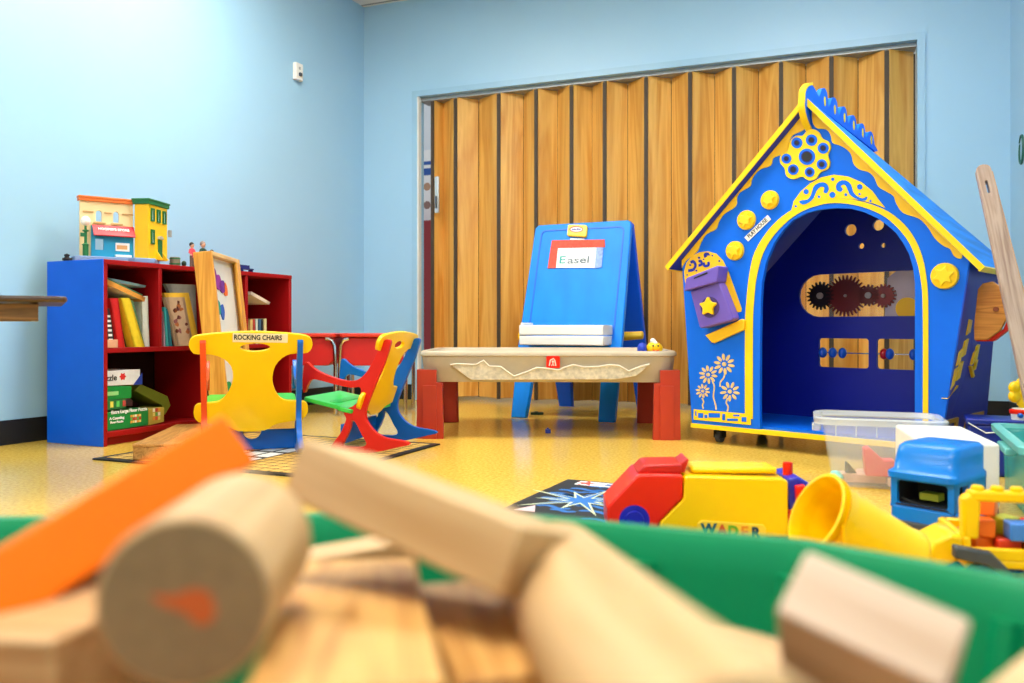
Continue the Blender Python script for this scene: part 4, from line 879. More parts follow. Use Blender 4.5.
rod = MB().cyl((l0-.01, HD+.008, (lt+lb_)/2), (l3+.01, HD+.008, (lt+lb_)/2), .003).build('bead_rod', CHROME, ph)
def bead(u_, m): MB().sph((u_, HD+.006, (lt+lb_)/2), .021, (.8, 1, 1.1)).build('bead', m, rod)
BEADB = mat('bead_blue', (20, 90, 210), .3)
for x in (180, 222, 264): bead(BK(x, 485)[0], BEADB)
bead(BK(442, 485)[0], mat('bead_red', (190, 20, 30), .3)); bead(BK(466, 485)[0], BEADB); bead(BK(568, 485)[0], BEADB); bead(BK(568, 485)[0]+.045, BEADB)
# cut slots in the side walls (bare ply showing)
def side_slot(pts, uface, sgn, name='wall_slot', m=AMBER):
    sl = (eR[0]-bR)/(eR[1]-ZB)
    s = MB().prism(pts, uface-.001, uface+.019 if sgn > 0 else uface+.019, M=YZ)
    for v in s.bm.verts:
        zr = (v.co.z-ZB)/(eR[1]-ZB); tp_ = max(0, v.co.y-.018)/(HD-.018)*zr
        v.co.x += (zr*(eR[0]-bR)-tp_*(eR[0]-1.01)) if sgn > 0 else (zr*eL[0]+tp_*(.018-eL[0]))
    bmesh.ops.recalc_face_normals(s.bm, faces=s.bm.faces)
    return s.build(name, m, ph)
CS4 = (930, 280, 4.27)
def SS(pts): return [HO.side(CS4[0]+x/CS4[2], CS4[1]+y/CS4[2], 1.0) for x, y in pts]
for q in ([(141, 168), (157, 172), (155, 222), (138, 236)], [(134, 262), (152, 250), (146, 318), (129, 330)], [(112, 308), (130, 292), (124, 355), (107, 368)], [(124, 358), (141, 346), (134, 418), (117, 432)], [(104, 382), (118, 372), (112, 445), (98, 470)],
          [(205, 285), (215, 275), (208, 345), (198, 355)], [(192, 312), (202, 300), (194, 352), (186, 362)], [(206, 345), (214, 340), (208, 382), (200, 386)], [(182, 368), (188, 366), (206, 410), (200, 418)], [(90, 508), (96, 505), (132, 450), (130, 460)]):
    side_slot(SS(q), bR-.017, 1)
bb_ = SS([(70, 552), (120, 540), (215, 500), (215, 508), (160, 530), (160, 545), (215, 530), (215, 560), (120, 590), (70, 575)])
side_slot([(.03, .10), (.47, .10), (.47, .115), (.30, .118), (.30, .15), (.47, .152), (.47, .165), (.26, .165), (.24, .118), (.16, .116), (.16, .165), (.03, .165), (.03, .152), (.13, .15), (.13, .118), (.03, .116)], bR-.017, 1, m=mat('ochre_paint', (190, 140, 40), .5))
for z0 in (.22, .30, .38):
    for v0 in (.03, .16, .30): side_slot([(v0, z0), (v0+.09, z0), (v0+.09, z0+.06), (v0, z0+.06)], -.001, -1)
# activity plate on the right-hand side
pl0 = [(190, 258), (188, 200), (205, 40), (225, 15), (268, 5), (300, 30), (328, 110), (330, 160), (300, 215), (245, 255)]
def AT(pts, v): return [HO.on(CS4[0]+x/CS4[2], CS4[1]+y/CS4[2], v) for x, y in pts]
ap_ = MB().prism(AT(pl0, .10), .095, .115).build('activity_plate', wood('plate_wood', (196, 112, 30), (226, 146, 54), 0, 2.0, .4, 10.0), ph, bevel=.003)
MB().prism(AT([(190, 262), (250, 226), (312, 212), (338, 150), (352, 170), (330, 215), (270, 262)], .12), .116, .15).build('activity_wheel', RED, ap_, bevel=.004)
g = AT([(282, 125)], .09)[0]; MB().cyl((g[0], .085, g[1]), (g[0], .097, g[1]), .008).build('bolt', mat('rust', (150, 70, 30), .5), ap_)
# roof
def rslab(rg, tip, th, off=0.0):
    d = (Vector(tip)-Vector(rg)).normalized(); n = Vector((-d.y, d.x)); n = n if n.y > 0 else -n
    b = Vector(tip)+n*off; apx = Vector((rg[0], rg[1]+off/abs(n.y)))
    return [tuple(apx), tuple(b), tuple(b-n*th), (rg[0], apx.y-th/abs(n.y))]
def yl(pts, y): return [(a, y, b) for a, b in pts]
for tip, tip2 in ((tl_, tl2), (tr_, tr2)):
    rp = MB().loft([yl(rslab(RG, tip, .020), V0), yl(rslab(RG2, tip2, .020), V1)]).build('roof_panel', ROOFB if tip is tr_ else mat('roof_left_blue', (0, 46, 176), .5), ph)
    MB().loft([yl(rslab(RG, tip, .0195, .001), V0-.006), yl(rslab(RG, tip, .0195, .001), V0+.001)]).build('roof_edge', YEL, rp)
    def eave(t, rg):
        t = Vector(t); d = (t-Vector(rg)).normalized(); n = Vector((-d.y, d.x)); n = n if n.y > 0 else -n
        return [tuple(t+n*.001), tuple(t+d*.005), tuple(t+d*.006-n*.020), tuple(t-n*.022)]
    MB().loft([yl(eave(tip, RG), V0-.006), yl(eave(tip2, RG2), V1)]).build('roof_edge', YEL, rp)
# ridge crest
def CR9(pts): return [HO.side(C9[0]+x/C9[2], C9[1]+y/C9[2], RG[0]) for x, y in pts]
hook = CR9([(205, 262), (182, 215), (166, 150), (168, 95), (172, 55), (190, 28), (212, 22)])
v_end = CR9([(585, 352)])[0][0]
NL_ = 6; vs0 = hook[-1][0]; crest = list(hook)
p0 = .035; per = (V1-.06-vs0-p0)/NL_
crest += [(vs0+.03, hook[-1][1]-.01), (vs0+.055, RG[1]+.035)]
for k in range(NL_-0):
    a = vs0+.055+per*k*.98
    h_ = .084-.003*k
    crest += [(a+per*.22, RG[1]+h_*.8), (a+per*.48, RG[1]+h_), (a+per*.75, RG[1]+h_*.9), (a+per*.93, RG[1]+.026)]
crest += [(crest[-1][0]+.01, RG[1]+.0), (vs0+.12, RG[1]-.005), (-.02, RG[1]-.02), (-.01, RG[1]-.07)]
def drop(a, b): return (a, b-max(0, (a-V0)/(V1-V0))*(RG[1]-RG2[1]))
crp = [drop(a, b) for a, b in cat(crest, 2)]
teeth = []
for k in range(NL_):
    a = vs0+.055+per*k*.98+per*.55; teeth.append([drop(p_, q_) for p_, q_ in circ(a-.002, RG[1]+.034, .008, 10, .019)])
s = MB().prism(crp, RG[0]-.009, RG[0]+.009, M=YZ); cr0 = s.build('ridge_crest', BLUE, ph)
for t_ in teeth: MB().prism(t_, RG[0]-.0105, RG[0]+.0105, M=YZ).build('crest_slot', YEL, cr0)
MB().prism(stroke(cat(hook, 3, closed=False), .010), RG[0]-.011, RG[0]+.011, M=YZ).build('crest_edge', YEL, ph)
# casters
for a, b in ((.09, .07), (.87, .07), (.09, .43), (.87, .43)):
    c = MB().cyl((a, b, .045), (a, b, .062), .022, n=16).bb((a-.018, b-.02, .02), (a-.013, b+.02, .05)).bb((a+.013, b-.02, .02), (a+.018, b+.02, .05)).build('caster', BLACK, ph)
    MB().cyl((a-.011, b, .0225), (a+.011, b, .0225), .0222, n=20).build('caster_wheel', DARKG, c)
# bits on the floor
def bit(name, lab, px, py, c, sz):
    x, t = flo(px, py); o = MB().bb((-sz[0], -sz[1], 0), (sz[0], sz[1], sz[2])).bb((-sz[0]*.4, -sz[1]*.5, sz[2]), (sz[0]*.2, sz[1]*.4, sz[2]*1.35)).build(name, mat(name+'_col', c, .4), None, bevel=.002)
    o.location = (*R(x, t), 0); o.rotation_euler = (0, 0, .4); tag(o, lab, 'toy piece')
bit('toy_brick', 'tiny blue toy brick on the floor beneath the sand table', 548, 433, (20, 50, 150), (.012, .012, .018))
bit('toy_car_piece', 'flat dark green toy piece on the floor between the easel legs', 537, 414.5, (20, 60, 40), (.035, .018, .013))
# ------------------------------------------------------------------ PART 4: right-hand toys, tub and blocks
# ---- blue activity mat
mo = flo(568, 481); MF = Frame(mo, math.degrees(math.atan2(-.076, .157)))
am = thing('play_mat', 'black and blue play mat with a white starburst, half hidden behind the tub', 'mat', (*R(*mo), 0), MF.a+YAW)
MW, MD = .62, .85
MB().bb((0, -MD, .0005), (MW, 0, .006)).build('backing', BLACK, am)
field = MB().bb((.012, -MD+.012, .006), (MW-.012, -.012, .0066)).build('field', mat('mat_black', (20, 26, 34), .7), am)
rn = random.Random(11)
wv = MB()
for k in range(70):
    a, b = rn.uniform(.03, MW-.16), -rn.uniform(.07, MD-.05); l = rn.uniform(.06, .13)
    wv.prism(stroke(cat([(a, b), (a+l*.3, b+rn.uniform(.005, .02)), (a+l*.7, b-rn.uniform(.0, .015)), (a+l, b+.006)], 3, closed=False), [.002]+[.016]*8+[.002]), .0066, .0070, M=XY)
wv.build('wave_pattern', mat('mat_blue', (24, 110, 190), .6), field)
def mp(px, py):
    x, t = flo(px, py); dx, dt = x-mo[0], t-mo[1]; return (dx*MF.u[0]+dt*MF.u[1], dx*MF.v[0]+dt*MF.v[1])
cst = mp(582, 503); st2 = []
for k in range(20):
    r = (.20 if k % 4 == 0 else .13) if k % 2 == 0 else .045
    st2.append((cst[0]+r*math.cos(k*PI/10+.2), cst[1]+r*.9*math.sin(k*PI/10+.2)))
sb_ = MB().prism(st2, .0070, .0074, M=XY).build('starburst', mat('burst_cream', (214, 224, 180), .6), am)
MB().prism([(cst[0]+(p[0]-cst[0])*.72, cst[1]+(p[1]-cst[1])*.72) for p in st2], .0074, .0078, M=XY).build('starburst_centre', mat('mat_blue', (24, 110, 190)), sb_)
hb = MB().bb((.05, -.075, .0070), (MW-.05, -.02, .0074)).build('title_band', PAPER, am)
MB().prism([(.08+(.035 if k % 2 == 0 else .014)*math.cos(k*PI/5+PI/2), -.048+(.035 if k % 2 == 0 else .014)*math.sin(k*PI/5+PI/2)) for k in range(10)], .0074, .0080, M=XY).build('title_star', mat('star_red', (226, 70, 50), .6), hb)
for k in range(6): MB().bb((.14+k*.065, -.062, .0074), (.14+k*.065+.045, -.034, .0078)).build('title_mark', mat('mark_%d' % (k % 2), [(60, 90, 150), (200, 60, 50)][k % 2], .6), hb)
tc_ = mp(529, 511); MB().prism([(tc_[0]-.03, tc_[1]-.03), (tc_[0]+.03, tc_[1]-.03), (tc_[0], tc_[1]+.04)], .0070, .0074, M=XY).build('corner_triangle', mat('tri_pink', (226, 190, 196), .6), am)
# ---- toy refuse truck
TK = Frame(((606-PX0)/FOC*1.85, 1.85), -3, .0080)
tk = fthing('toy_garbage_truck', 'toy truck with red cab and big yellow body lying behind the green tub', 'toy truck', TK)
C3T = (500, 440, 3.2)
def tk_on(pts): return TK.ons(pts, C3T)
D = .15
cab_ = tk_on([(345, 300), (342, 215), (438, 114), (455, 110), (586, 112), (586, 186), (512, 262), (505, 300)])
cab = MB().prism(cab_, 0, D).build('cab', RED, tk, bevel=.006, seg=3)
MB().prism(tk_on([(440, 112), (468, 84), (586, 82), (586, 114)]), .02, D-.02).build('cab_roof', mat('roof_red', (196, 20, 16), .35), cab, bevel=.004)
MB().prism(tk_on([(560, 112), (572, 92), (606, 66), (612, 70), (598, 112)]), .03, D-.03).build('air_deflector', mat('roof_red', (196, 20, 16)), cab, bevel=.003)
yb_ = tk_on([(512, 310), (512, 264), (588, 188), (590, 124), (600, 116), (905, 124), (922, 132), (922, 310)])
bdy = MB().prism(yb_, -.002, D+.002).build('yellow_body', YPL, tk, bevel=.008, seg=3)
MB().bb((tk_on([(620, 100)])[0][0], .03, .138), (tk_on([(900, 100)])[0][0], D-.03, .152)).build('roof_ridge', YPL, bdy, bevel=.006)
lq = tk_on([(632, 266), (645, 256), (840, 270), (850, 282), (846, 318), (632, 306)])
lbp = MB().prism(lq, -.005, .0).build('label_plate', mat('label_yellow', (255, 214, 60), .4), bdy, bevel=.001)
for ch, x, y, c in (('W', 672, 282, (20, 90, 110)), ('A', 715, 286, (220, 90, 40)), ('D', 750, 289, (110, 180, 40)), ('E', 786, 291, (240, 150, 30)), ('R', 822, 294, (20, 60, 90))):
    p = tk_on([(x, y)])[0]; letters(ch, 'lettering', mat('wl_'+ch, c, .4), lbp, (p[0]-.004, -.0062, p[1]-.001), .031, bold=.0014)
for px, py in ((430, 275), (870, 300), (650, 330)):
    p = tk_on([(px, py)])[0]
    for v_ in ((-.004 if px < 500 else .006), (D-.021 if px < 500 else D-.031)):
        wh = MB().lathe([(0, 0), (.02, 0), (.022, .003), (.034, .003), (.036, .008), (.036, .020), (.034, .025), (0, .025)], Matrix.Translation((p[0], v_, .0365)) @ Matrix.Rotation(-PI/2, 4, 'X'), 28).build('wheel', mat('wheel_blue', (20, 30, 170), .35), tk)
# tipping gear at the rear
rb_ = tk_on([(925, 128), (960, 122), (1010, 150), (1024, 175), (980, 200), (955, 215), (930, 230)])
rr_ = MB().prism(rb_, .01, D-.01).build('rear_hopper', mat('hopper_blue', (30, 40, 180), .35), tk, bevel=.004)
MB().prism(tk_on([(944, 146), (974, 142), (978, 220), (950, 222)]), -.008, .01).build('lift_arm', RED, rr_, bevel=.003)
MB().cyl((tk_on([(945, 110)])[0][0], .06, .125), (tk_on([(945, 110)])[0][0], .06, .16), .011).build('lift_pin', RED, rr_)
MB().prism(tk_on([(920, 225), (945, 230), (945, 300), (920, 300)]), .01, D-.01).build('rear_bumper', mat('roof_red', (196, 20, 16)), tk)
# ---- yellow bucket on its side
mc = dep(818, 514, 1.76); bc = (0.812, 1.63, .070)
buck = thing('bucket', 'yellow toy bucket lying on its side with its mouth to the left', 'bucket', (*R(.61, 1.40), 0), YAW)
off = Vector((.61, 1.40, 0)); p_m = Vector((.517, 1.395, .164))-off; p_b = Vector((.690, 1.420, .072))-off
dv = (p_b-p_m); Ln = .196; MQ = Matrix.Translation(p_m) @ dv.to_track_quat('Z', 'Y').to_matrix().to_4x4()
prof = [(.071, .002), (.073, -.001), (.067, -.002), (.065, .004), (.052, Ln-.008), (0, Ln-.008), (0, Ln), (.050, Ln), (.055, Ln-.006), (.056, Ln-.016), (.054, Ln-.020), (.064, .016), (.071, .013)]
MB().lathe(prof, MQ, 40).build('bucket_body', YPL, buck, ang=50)
hnd = MB().tube([MQ @ Vector((.072*math.cos(a), .072*math.sin(a), .010-.05*math.sin(a))) for a in [PI*k/14+PI for k in range(15)]], .003).build('handle', YPL, buck)
# ---- blue and white toy lorry
CABF = Frame((.845, 1.83), -50)
lr = fthing('toy_lorry', 'toy lorry with blue cab and long white box body, by the clear storage box', 'toy truck', CABF)
LB = mat('lorry_blue', (0, 124, 218), .33, spec=.35)
w_, l_ = .135, .165
side_ = [(0, .03), (l_, .03), (l_, .215), (.06, .222), (.045, .165), (.012, .155), (.0, .12)]
win = [(.012, .095), (.055, .095), (.055, .142), (.022, .142)]
cb_ = MB().loft([[(x, y, z) for x, y in rrect(-.004, -.004, w_+.004, l_, .02, 3)] for z in (.03, .085)]).build('cab_lower', LB, lr, bevel=.003)
cabu = MB()
cabu.prism([(.0, .083), (l_, .083), (l_, .150), (.012, .150)], 0, .012, holes=[[(.02, .092), (.070, .092), (.070, .138), (.028, .138)]], M=YZ)
cabu.prism([(.0, .083), (l_, .083), (l_, .150), (.012, .150)], w_-.012, w_, holes=[[(.02, .092), (.070, .092), (.070, .138), (.028, .138)]], M=YZ)
cabu.bb((0, l_-.01, .083), (w_, l_, .15))
cabu.prism([(.0, .083), (w_, .083), (w_, .15), (.0, .15)], 0, .010, holes=[rrect(.014, .09, w_-.014, .142, .008)])
cabu.build('cab_upper', LB, lr, bevel=.002)
def rl3(x0, y0, x1, y1, r, z): return [(a, b, z) for a, b in rrect(x0, y0, x1, y1, r, 4)]
MB().loft([rl3(-.008, -.012, w_+.008, l_, .02, .148), rl3(-.008, -.012, w_+.008, l_, .02, .160), rl3(-.002, .004, w_+.002, l_, .02, .166), rl3(.0, .012, w_, l_+.006, .02, .195), rl3(.002, .022, w_-.002, l_+.01, .018, .214), rl3(.010, .034, w_-.010, l_+.004, .015, .222)]).build('roof_fairing', LB, lr, ang=60)
MB().bb((.0125, .0105, .086), (w_-.0125, .10, .092)).bb((.0125, .10, .086), (w_-.0125, .15, .148)).bb((.0125, .0105, .086), (.015, .15, .148)).build('cab_interior', INK, lr)
MB().bb((.05, .03, .10), (.09, .06, .115)).build('seat', mat('seat_lime', (170, 180, 40), .5), lr)
MB().bb((.012, -.002, .0875), (w_-.012, .004, .0905)).tube([(w_*.5, .0, .094), (w_*.2, -.004, .104)], .0015).build('wiper', INK, lr)
MB().bb((.01, -.010, .035), (w_-.01, .0, .055)).build('bumper', DARKG, lr, bevel=.003)
for px in (0.0, w_):
    for y_ in (.035, .125): MB().cyl((px-.012, y_, .026), (px+.012, y_, .026), .0258, n=24).build('wheel', BLACK, lr)
# box body swung behind the cab
bx = MB().bb((0, 0, .05), (.17, .36, .205)).build('box_body', WHT, lr, bevel=.008, seg=3)
an = math.radians(-16)-CABF.a; cx, ct = .985-CABF.o[0], 1.975-CABF.o[1]
bx.location = (cx*CABF.u[0]+ct*CABF.u[1], cx*CABF.v[0]+ct*CABF.v[1], 0); bx.rotation_euler = (0, 0, an)
ch_ = MB().bb((.03, -.02, .034), (.15, .35, .05)).build('chassis', DARKG, bx)
for y_ in (.06, .25, .31):
    for x_ in (.015, .165): MB().cyl((x_-.012, y_, .026), (x_+.012, y_, .026), .0258, n=20).build('wheel', BLACK, bx)
# ---- clear storage box
def storage(fr, name, lab, m, mr, w0, d0, h0, ribs=True, lip=.02):
    o = fthing(name, lab, 'storage box', fr)
    def L_(g, z, r=.05 if w0 > .342 else .03): return [(a, b, z) for a, b in rrect(g, g, w0-g, d0-g, r, 5)]
    MB().loft([L_(.045 if w0 > .342 else .022, .004), L_(.018, h0-.05), L_(.012, h0-.045), L_(.010, h0-.012), L_(.016, h0-.012), L_(.020, h0-.046), L_(.024, h0-.052), L_(.05 if w0 > .342 else .03, .010)], cap=True).build('box_shell', m, o)
    MB().loft([L_(.010, h0-.014), L_(-.004, h0-.014), L_(-.008, h0-.020), L_(-.010, h0-.003), L_(-.006, h0), L_(.012, h0), L_(.016, h0-.014)], cap=False).build('rim', mr, o)
    for s_ in (0, 1):
        MB().bb((-.014 if s_ == 0 else w0-.01, d0*.35, h0-.05), (.012 if s_ == 0 else w0+.014, d0*.65, h0-.030)).build('handle', mr, o, bevel=.004)
    return o
SBX = Frame(((817-PX0)/FOC*2.43, 2.43), -20)
sb = storage(SBX, 'clear_storage_box', 'clear plastic storage box with a few wooden pieces in it, beside the playhouse', CLEAR, CLEARRIM, .345, .25, .212)
for k in range(5): MB().bb((.05+k*.055, -.0125, .160), (.053+k*.055, -.009, .204)).build('rim_rib', CLEARRIM, sb)

def in_cam(o, x, t, z, rz=0): o.location = (*R(x, t), z); o.rotation_euler = (0, 0, YAW+rz)
for i, (x, t, rz, w0, c, lab) in enumerate(((1.07, 2.50, -.3, .15, (224, 180, 160), 'pale pink wooden plank at the left inside the clear box'), (1.14, 2.54, -.5, .14, (214, 170, 150), 'pinkish tan plank at the back inside the clear box'), (1.165, 2.43, -.3, .10, (226, 190, 170), 'light wooden plank at the front right inside the clear box'))):
    o = MB().bb((-w0/2, -.03, 0), (w0/2, .03, .022)).prism([(-w0/2+.01, -.03), (w0/2-.01, -.03), (w0/2-.01, .03), (-w0/2+.01, .03)], .022, .024, M=XY).build('wooden_block', mat('plank_%d' % i, c, .6, .1, 30), bevel=.002)
    tag(o, lab, 'block', 'wooden pieces inside the clear box'); in_cam(o, x, t, .0105, rz)
x = (879-PX0)/FOC*2.46
o = MB().prism([(-.04, 0), (.04, 0), (.04, .05), (.01, .048), (-.03, .085), (-.045, .08)], -.03, .03).build('toy_boat', mat('pink_toy', (236, 92, 100), .4), bevel=.004); tag(o, 'pink-red toy piece with a pointed top inside the clear box', 'toy'); in_cam(o, x, 2.46, .036, -.3)
o = MB().prism([(-.015, 0), (.015, 0), (-.015, .035)], -.01, .01).build('toy_wedge', DARKG, bevel=.001); tag(o, 'small dark grey triangle inside the clear box, left of the pink piece', 'toy'); in_cam(o, (851-PX0)/FOC*2.50, 2.50, .036)
o = MB().lathe([(0, 0), (.02, 0), (.022, .02), (.012, .035), (0, .038)], n=16).build('toy_cup', mat('mint', (150, 220, 210), .4)); tag(o, 'small mint green lid at the left inside the clear box', 'toy'); in_cam(o, .975, 2.47, .0105)
# ---- teal bin, dark blue box, flower toy, plank
TBF = Frame((1.225, 1.965), -24)
tb_ = storage(TBF, 'teal_storage_bin', 'translucent teal storage bin at the right edge of the view', TEAL, TEALRIM, .34, .54, .193)
o = MB().loft([[(a*s_, b*s_, z) for a, b in rrect(-.06, -.08, .06, .08, .03, 4)] for s_, z in ((1, 0), (1.05, .04), (.8, .09), (.4, .10))]).build('cloth_bundle', WHT, ang=60); tag(o, 'white bundle of cloth in the teal bin', 'cloth'); in_cam(o, 1.38, 2.03, .011, .3)
o = MB().bb((-.03, -.10, 0), (.03, .10, .05)).bb((-.02, -.09, .05), (.02, .09, .058)).build('cream_block', mat('cream_toy', (226, 206, 150), .5), bevel=.004); tag(o, 'cream coloured block in the teal bin, beside the cloth', 'block'); in_cam(o, 1.555, 2.075, .011, -.42)
db = Frame(((968-PX0)/FOC*2.66, 2.66), -26)
d_ = fthing('blue_bin', 'dark blue plastic bin between the playhouse and the teal bin', 'storage box', db)
MB().bb((0, 0, 0), (.30, .15, .165)).build('bin_body', mat('bin_navy', (16, 40, 150), .4), d_, bevel=.008); MB().bb((-.006, -.006, .165), (.306, .156, .183)).build('bin_lid', mat('bin_navy', (16, 40, 150)), d_, bevel=.004)
MB().tube([(.0, -.007, .17), (.05, -.008, .14), (.16, -.008, .155)], .0018).build('white_line', PAPER, d_)
fx = 1.635
ft = thing('flower_toy', 'yellow flower-shaped toy with white and red body on the blue bin lid at right', 'toy', (*R(fx, 2.625), .1835), YAW)
MB().lathe([(0, 0), (.032, 0), (.034, .02), (.030, .036), (.0, .040)], n=24).build('white_body', WHT, ft)
MB().lathe([(.0305, .018), (.037, .020), (.038, .030), (.031, .034)], n=24, closed=True).build('red_collar', RED, ft)
MB().sph((-.022, -.024, .016), .009).build('blue_spot', BBL, ft)
ht = MB()
for k in range(6): ht.sph((.028*math.cos(k*PI/3+.5), 0, .088+.028*math.sin(k*PI/3+.5)), .021, (1, .75, 1))
ht.sph((0, 0, .088), .025, (1, .8, 1)).cyl((0, 0, .036), (0, 0, .07), .012); ht.build('yellow_flower', YPL, ft)
# plank standing in the teal bin, leaning on the roof edge
Pt, Pb = Vector((*[(981-PX0)/FOC*2.60, 2.60], EYE+(HOR-166)/FOC*2.60)), Vector((1.475, 2.20, .012))
pk = thing('wooden_plank', 'tall weathered wooden plank with rounded top, leaning in front of the playhouse roof', 'plank', (*R(Pb.x, Pb.y), Pb.z), 0)
ax_ = Vector((*R(Pt.x-Pb.x, Pt.y-Pb.y), Pt.z-Pb.z)); ln = ax_.length; ax_.normalize()
sx_ = Vector((*R(.93, -.37), 0)); sx_ = (sx_-ax_*sx_.dot(ax_)).normalized(); sy_ = ax_.cross(sx_)
MM = Matrix((( sx_.x, sy_.x, ax_.x, 0), (sx_.y, sy_.y, ax_.y, 0), (sx_.z, sy_.z, ax_.z, 0), (0, 0, 0, 1)))
pp = [(-.036, 0), (.036, 0), (.024, ln-.02)]+[(.003+.021*math.cos(a), ln-.02+.02*math.sin(a)) for a in [k*PI/8 for k in range(1, 8)]]+[(-.018, ln-.02)]
sl_ = rrect(-.002, ln-.105, .006, ln-.06, .0035, 3)
def orient(o): o.rotation_euler = MM.to_euler()
body_ = MB().prism(pp, -.010, .016, holes=[sl_]).build('plank_board', GREYW, pk, bevel=.002); orient(body_)
ed = MB().prism([(.0365, 0), (.0385, 0), (.0262, ln-.03), (.0242, ln-.03)], -.009, .015).build('plank_edge', TANW, pk); orient(ed)
# ---- yellow loader full of small bricks
LDF = Frame(((964-PX0)/FOC*1.47, 1.47), -12)
ld = fthing('toy_loader', 'yellow toy loader with studded roll bar, filled with small coloured bricks', 'toy truck', LDF)
MB().bb((-.0, 0, .055), (.17, .16, .070)).bb((0, 0, .07), (.012, .16, .115)).bb((.158, 0, .07), (.17, .16, .115)).bb((.012, 0, .07), (.158, .012, .095)).bb((.012, .148, .07), (.158, .16, .115)).build('bed', YPL, ld, bevel=.004)
rbm = MB()
rbm.prism([(.0, .11), (.026, .11), (.030, .185), (.012, .202), (-.002, .19)], .002, .030)
rbm.prism([(.124, .11), (.150, .11), (.152, .19), (.138, .202), (.120, .185)], .002, .030)
rbm.bb((.01, .002, .185), (.140, .030, .207))
rb2 = rbm.build('roll_bar', YPL, ld, bevel=.006, seg=3)
for k in range(4): MB().lathe([(0, 0), (.011, 0), (.011, .008), (.008, .011), (0, .011)], Matrix.Translation((.027+k*.032, .016, .205)), 16).build('stud', YPL, rb2)
MB().prism([(-.075, .045), (-.065, .035), (.0, .07), (.0, .115), (-.02, .12), (-.05, .10)], .0, .10).build('front_hood', YPL, ld, bevel=.008, seg=3)
MB().prism([(-.025, .105), (.035, .095), (.07, .055), (.065, .045), (.025, .07), (-.025, .08)], -.035, -.012).build('grey_shovel', DARKG, ld, bevel=.004)
MB().bb((-.01, -.012, .07), (.03, .0, .095)).build('shovel_arm', YPL, ld, bevel=.002)
for x_ in (.03, .14):
    for y_ in (-.010, .170): MB().cyl((x_, y_-.010, .034), (x_, y_+.010, .034), .0335, n=24).build('wheel', mat('loader_blue', (30, 80, 170), .4), ld)
bricks = [(.036, .050, .071, (245, 110, 20), .3, 'orange toy brick low at the left of the yellow loader'), (.083, .045, .071, (225, 60, 30), -.2, 'red-orange toy brick low in the middle of the yellow loader'), (.130, .048, .071, (240, 120, 30), .1, 'orange toy brick at the right of the yellow loader'),
          (.045, .105, .071, (240, 130, 40), .2, 'orange toy brick at the left rear of the yellow loader'), (.090, .108, .071, (240, 200, 40), .1, 'yellow toy brick at the rear of the yellow loader'), (.135, .108, .071, (226, 40, 30), .2, 'red toy brick at the right rear of the yellow loader'),
          (.044, .050, .1035, (245, 112, 20), -.3, 'large orange toy brick on top at the left of the pile'), (.090, .075, .1035, (190, 196, 40), .3, 'lime green toy brick on top of the pile'), (.100, .030, .1035, (60, 130, 220), -.2, 'light blue toy brick at the front of the pile'), (.140, .06, .1035, (226, 50, 34), .2, 'red toy brick on top at the right of the pile'), (.062, .085, .136, (244, 120, 40), .9, 'orange toy brick topmost on the pile')]
for a, b, z, c, rz, lab in bricks:
    o = MB().bb((-.020, -.019, 0), (.020, .019, .032)).build('toy_brick', mat('brick_%d_%d_%d' % c, c, .35), bevel=.003); tag(o, lab, 'toy brick', 'small bricks in the yellow loader')
    x_, t_ = LDF.o[0]+a*LDF.u[0]+b*LDF.v[0], LDF.o[1]+a*LDF.u[1]+b*LDF.v[1]; in_cam(o, x_, t_, z*.9+.0005+(z-.071)*.1, rz)
ld.scale = (1, 1, .9)
# ---- green tub
tubp = [(-.46, .733), (-.24, .7445), (-.011, .7535), (.06, .725), (.117, .700), (.23, .656), (.345, .556), (.43, .40), (.44, .12), (.33, -.08), (.0, -.16), (-.35, -.12), (-.56, .1), (-.62, .45), (-.58, .66)]
cx_, cy_ = -.07, .30
def TL(s_, z, g=0.0):
    return [(*R(cx_+(a-cx_)*s_, cy_+(b-cy_)*s_), z) for a, b in dense]
dense = []
for i, p in enumerate(tubp):
    q = tubp[(i+1) % len(tubp)]
    for k in range(4): dense.append((p[0]+(q[0]-p[0])*k/4, p[1]+(q[1]-p[1])*k/4))
tub = thing('green_tub', 'big green plastic tub full of wooden blocks in the foreground', 'tub', (0, 0, 0))
MB().loft([TL(.86, .001), TL(.86, .004), TL(.985, .285), TL(.988, .292), TL(1.015, .293), TL(1.022, .300), TL(1.018, .309), TL(.985, .310), TL(.972, .302), TL(.965, .280), TL(.85, .012)], cap=True).build('tub_shell', TUB, tub, ang=50)
rib = MB()
for i in (2, 4, 5, 6, 7):
    a, b = tubp[i]; p1 = Vector((*R(cx_+(a-cx_)*.968, cy_+(b-cy_)*.968), .284)); p0_ = Vector((*R(cx_+(a-cx_)*.852, cy_+(b-cy_)*.852), .014))
    rib.tube([p0_, p1], .011, 8)
rib.build('moulded_rib', TUB, tub)
# ---- wooden blocks: axes a (long), b, c given on the floor plan
def block(lab, ctr, a, b, dims, m, endm=None, group='wooden blocks heaped in the green tub', cyl=False, name='wooden_block'):
    a = Vector(a).normalized(); b = Vector(b); b = (b-a*b.dot(a)).normalized(); c = a.cross(b)
    rot = Matrix((a, b, c)).transposed().to_4x4(); Ry = Matrix.Rotation(YAW, 4, 'Z')
    s = MB()
    if cyl: s.cyl((-dims[0]/2, 0, 0), (dims[0]/2, 0, 0), dims[1]/2, n=64)
    else: s.box((0, 0, 0), dims)
    o = s.build(name, m, None, bevel=.0022 if not cyl else .0025, seg=3); o.matrix_world = Ry @ Matrix.Translation(ctr) @ rot
    tag(o, lab, 'block', group); return o
def P3(px, py, t): return Vector(dep(px, py, t))
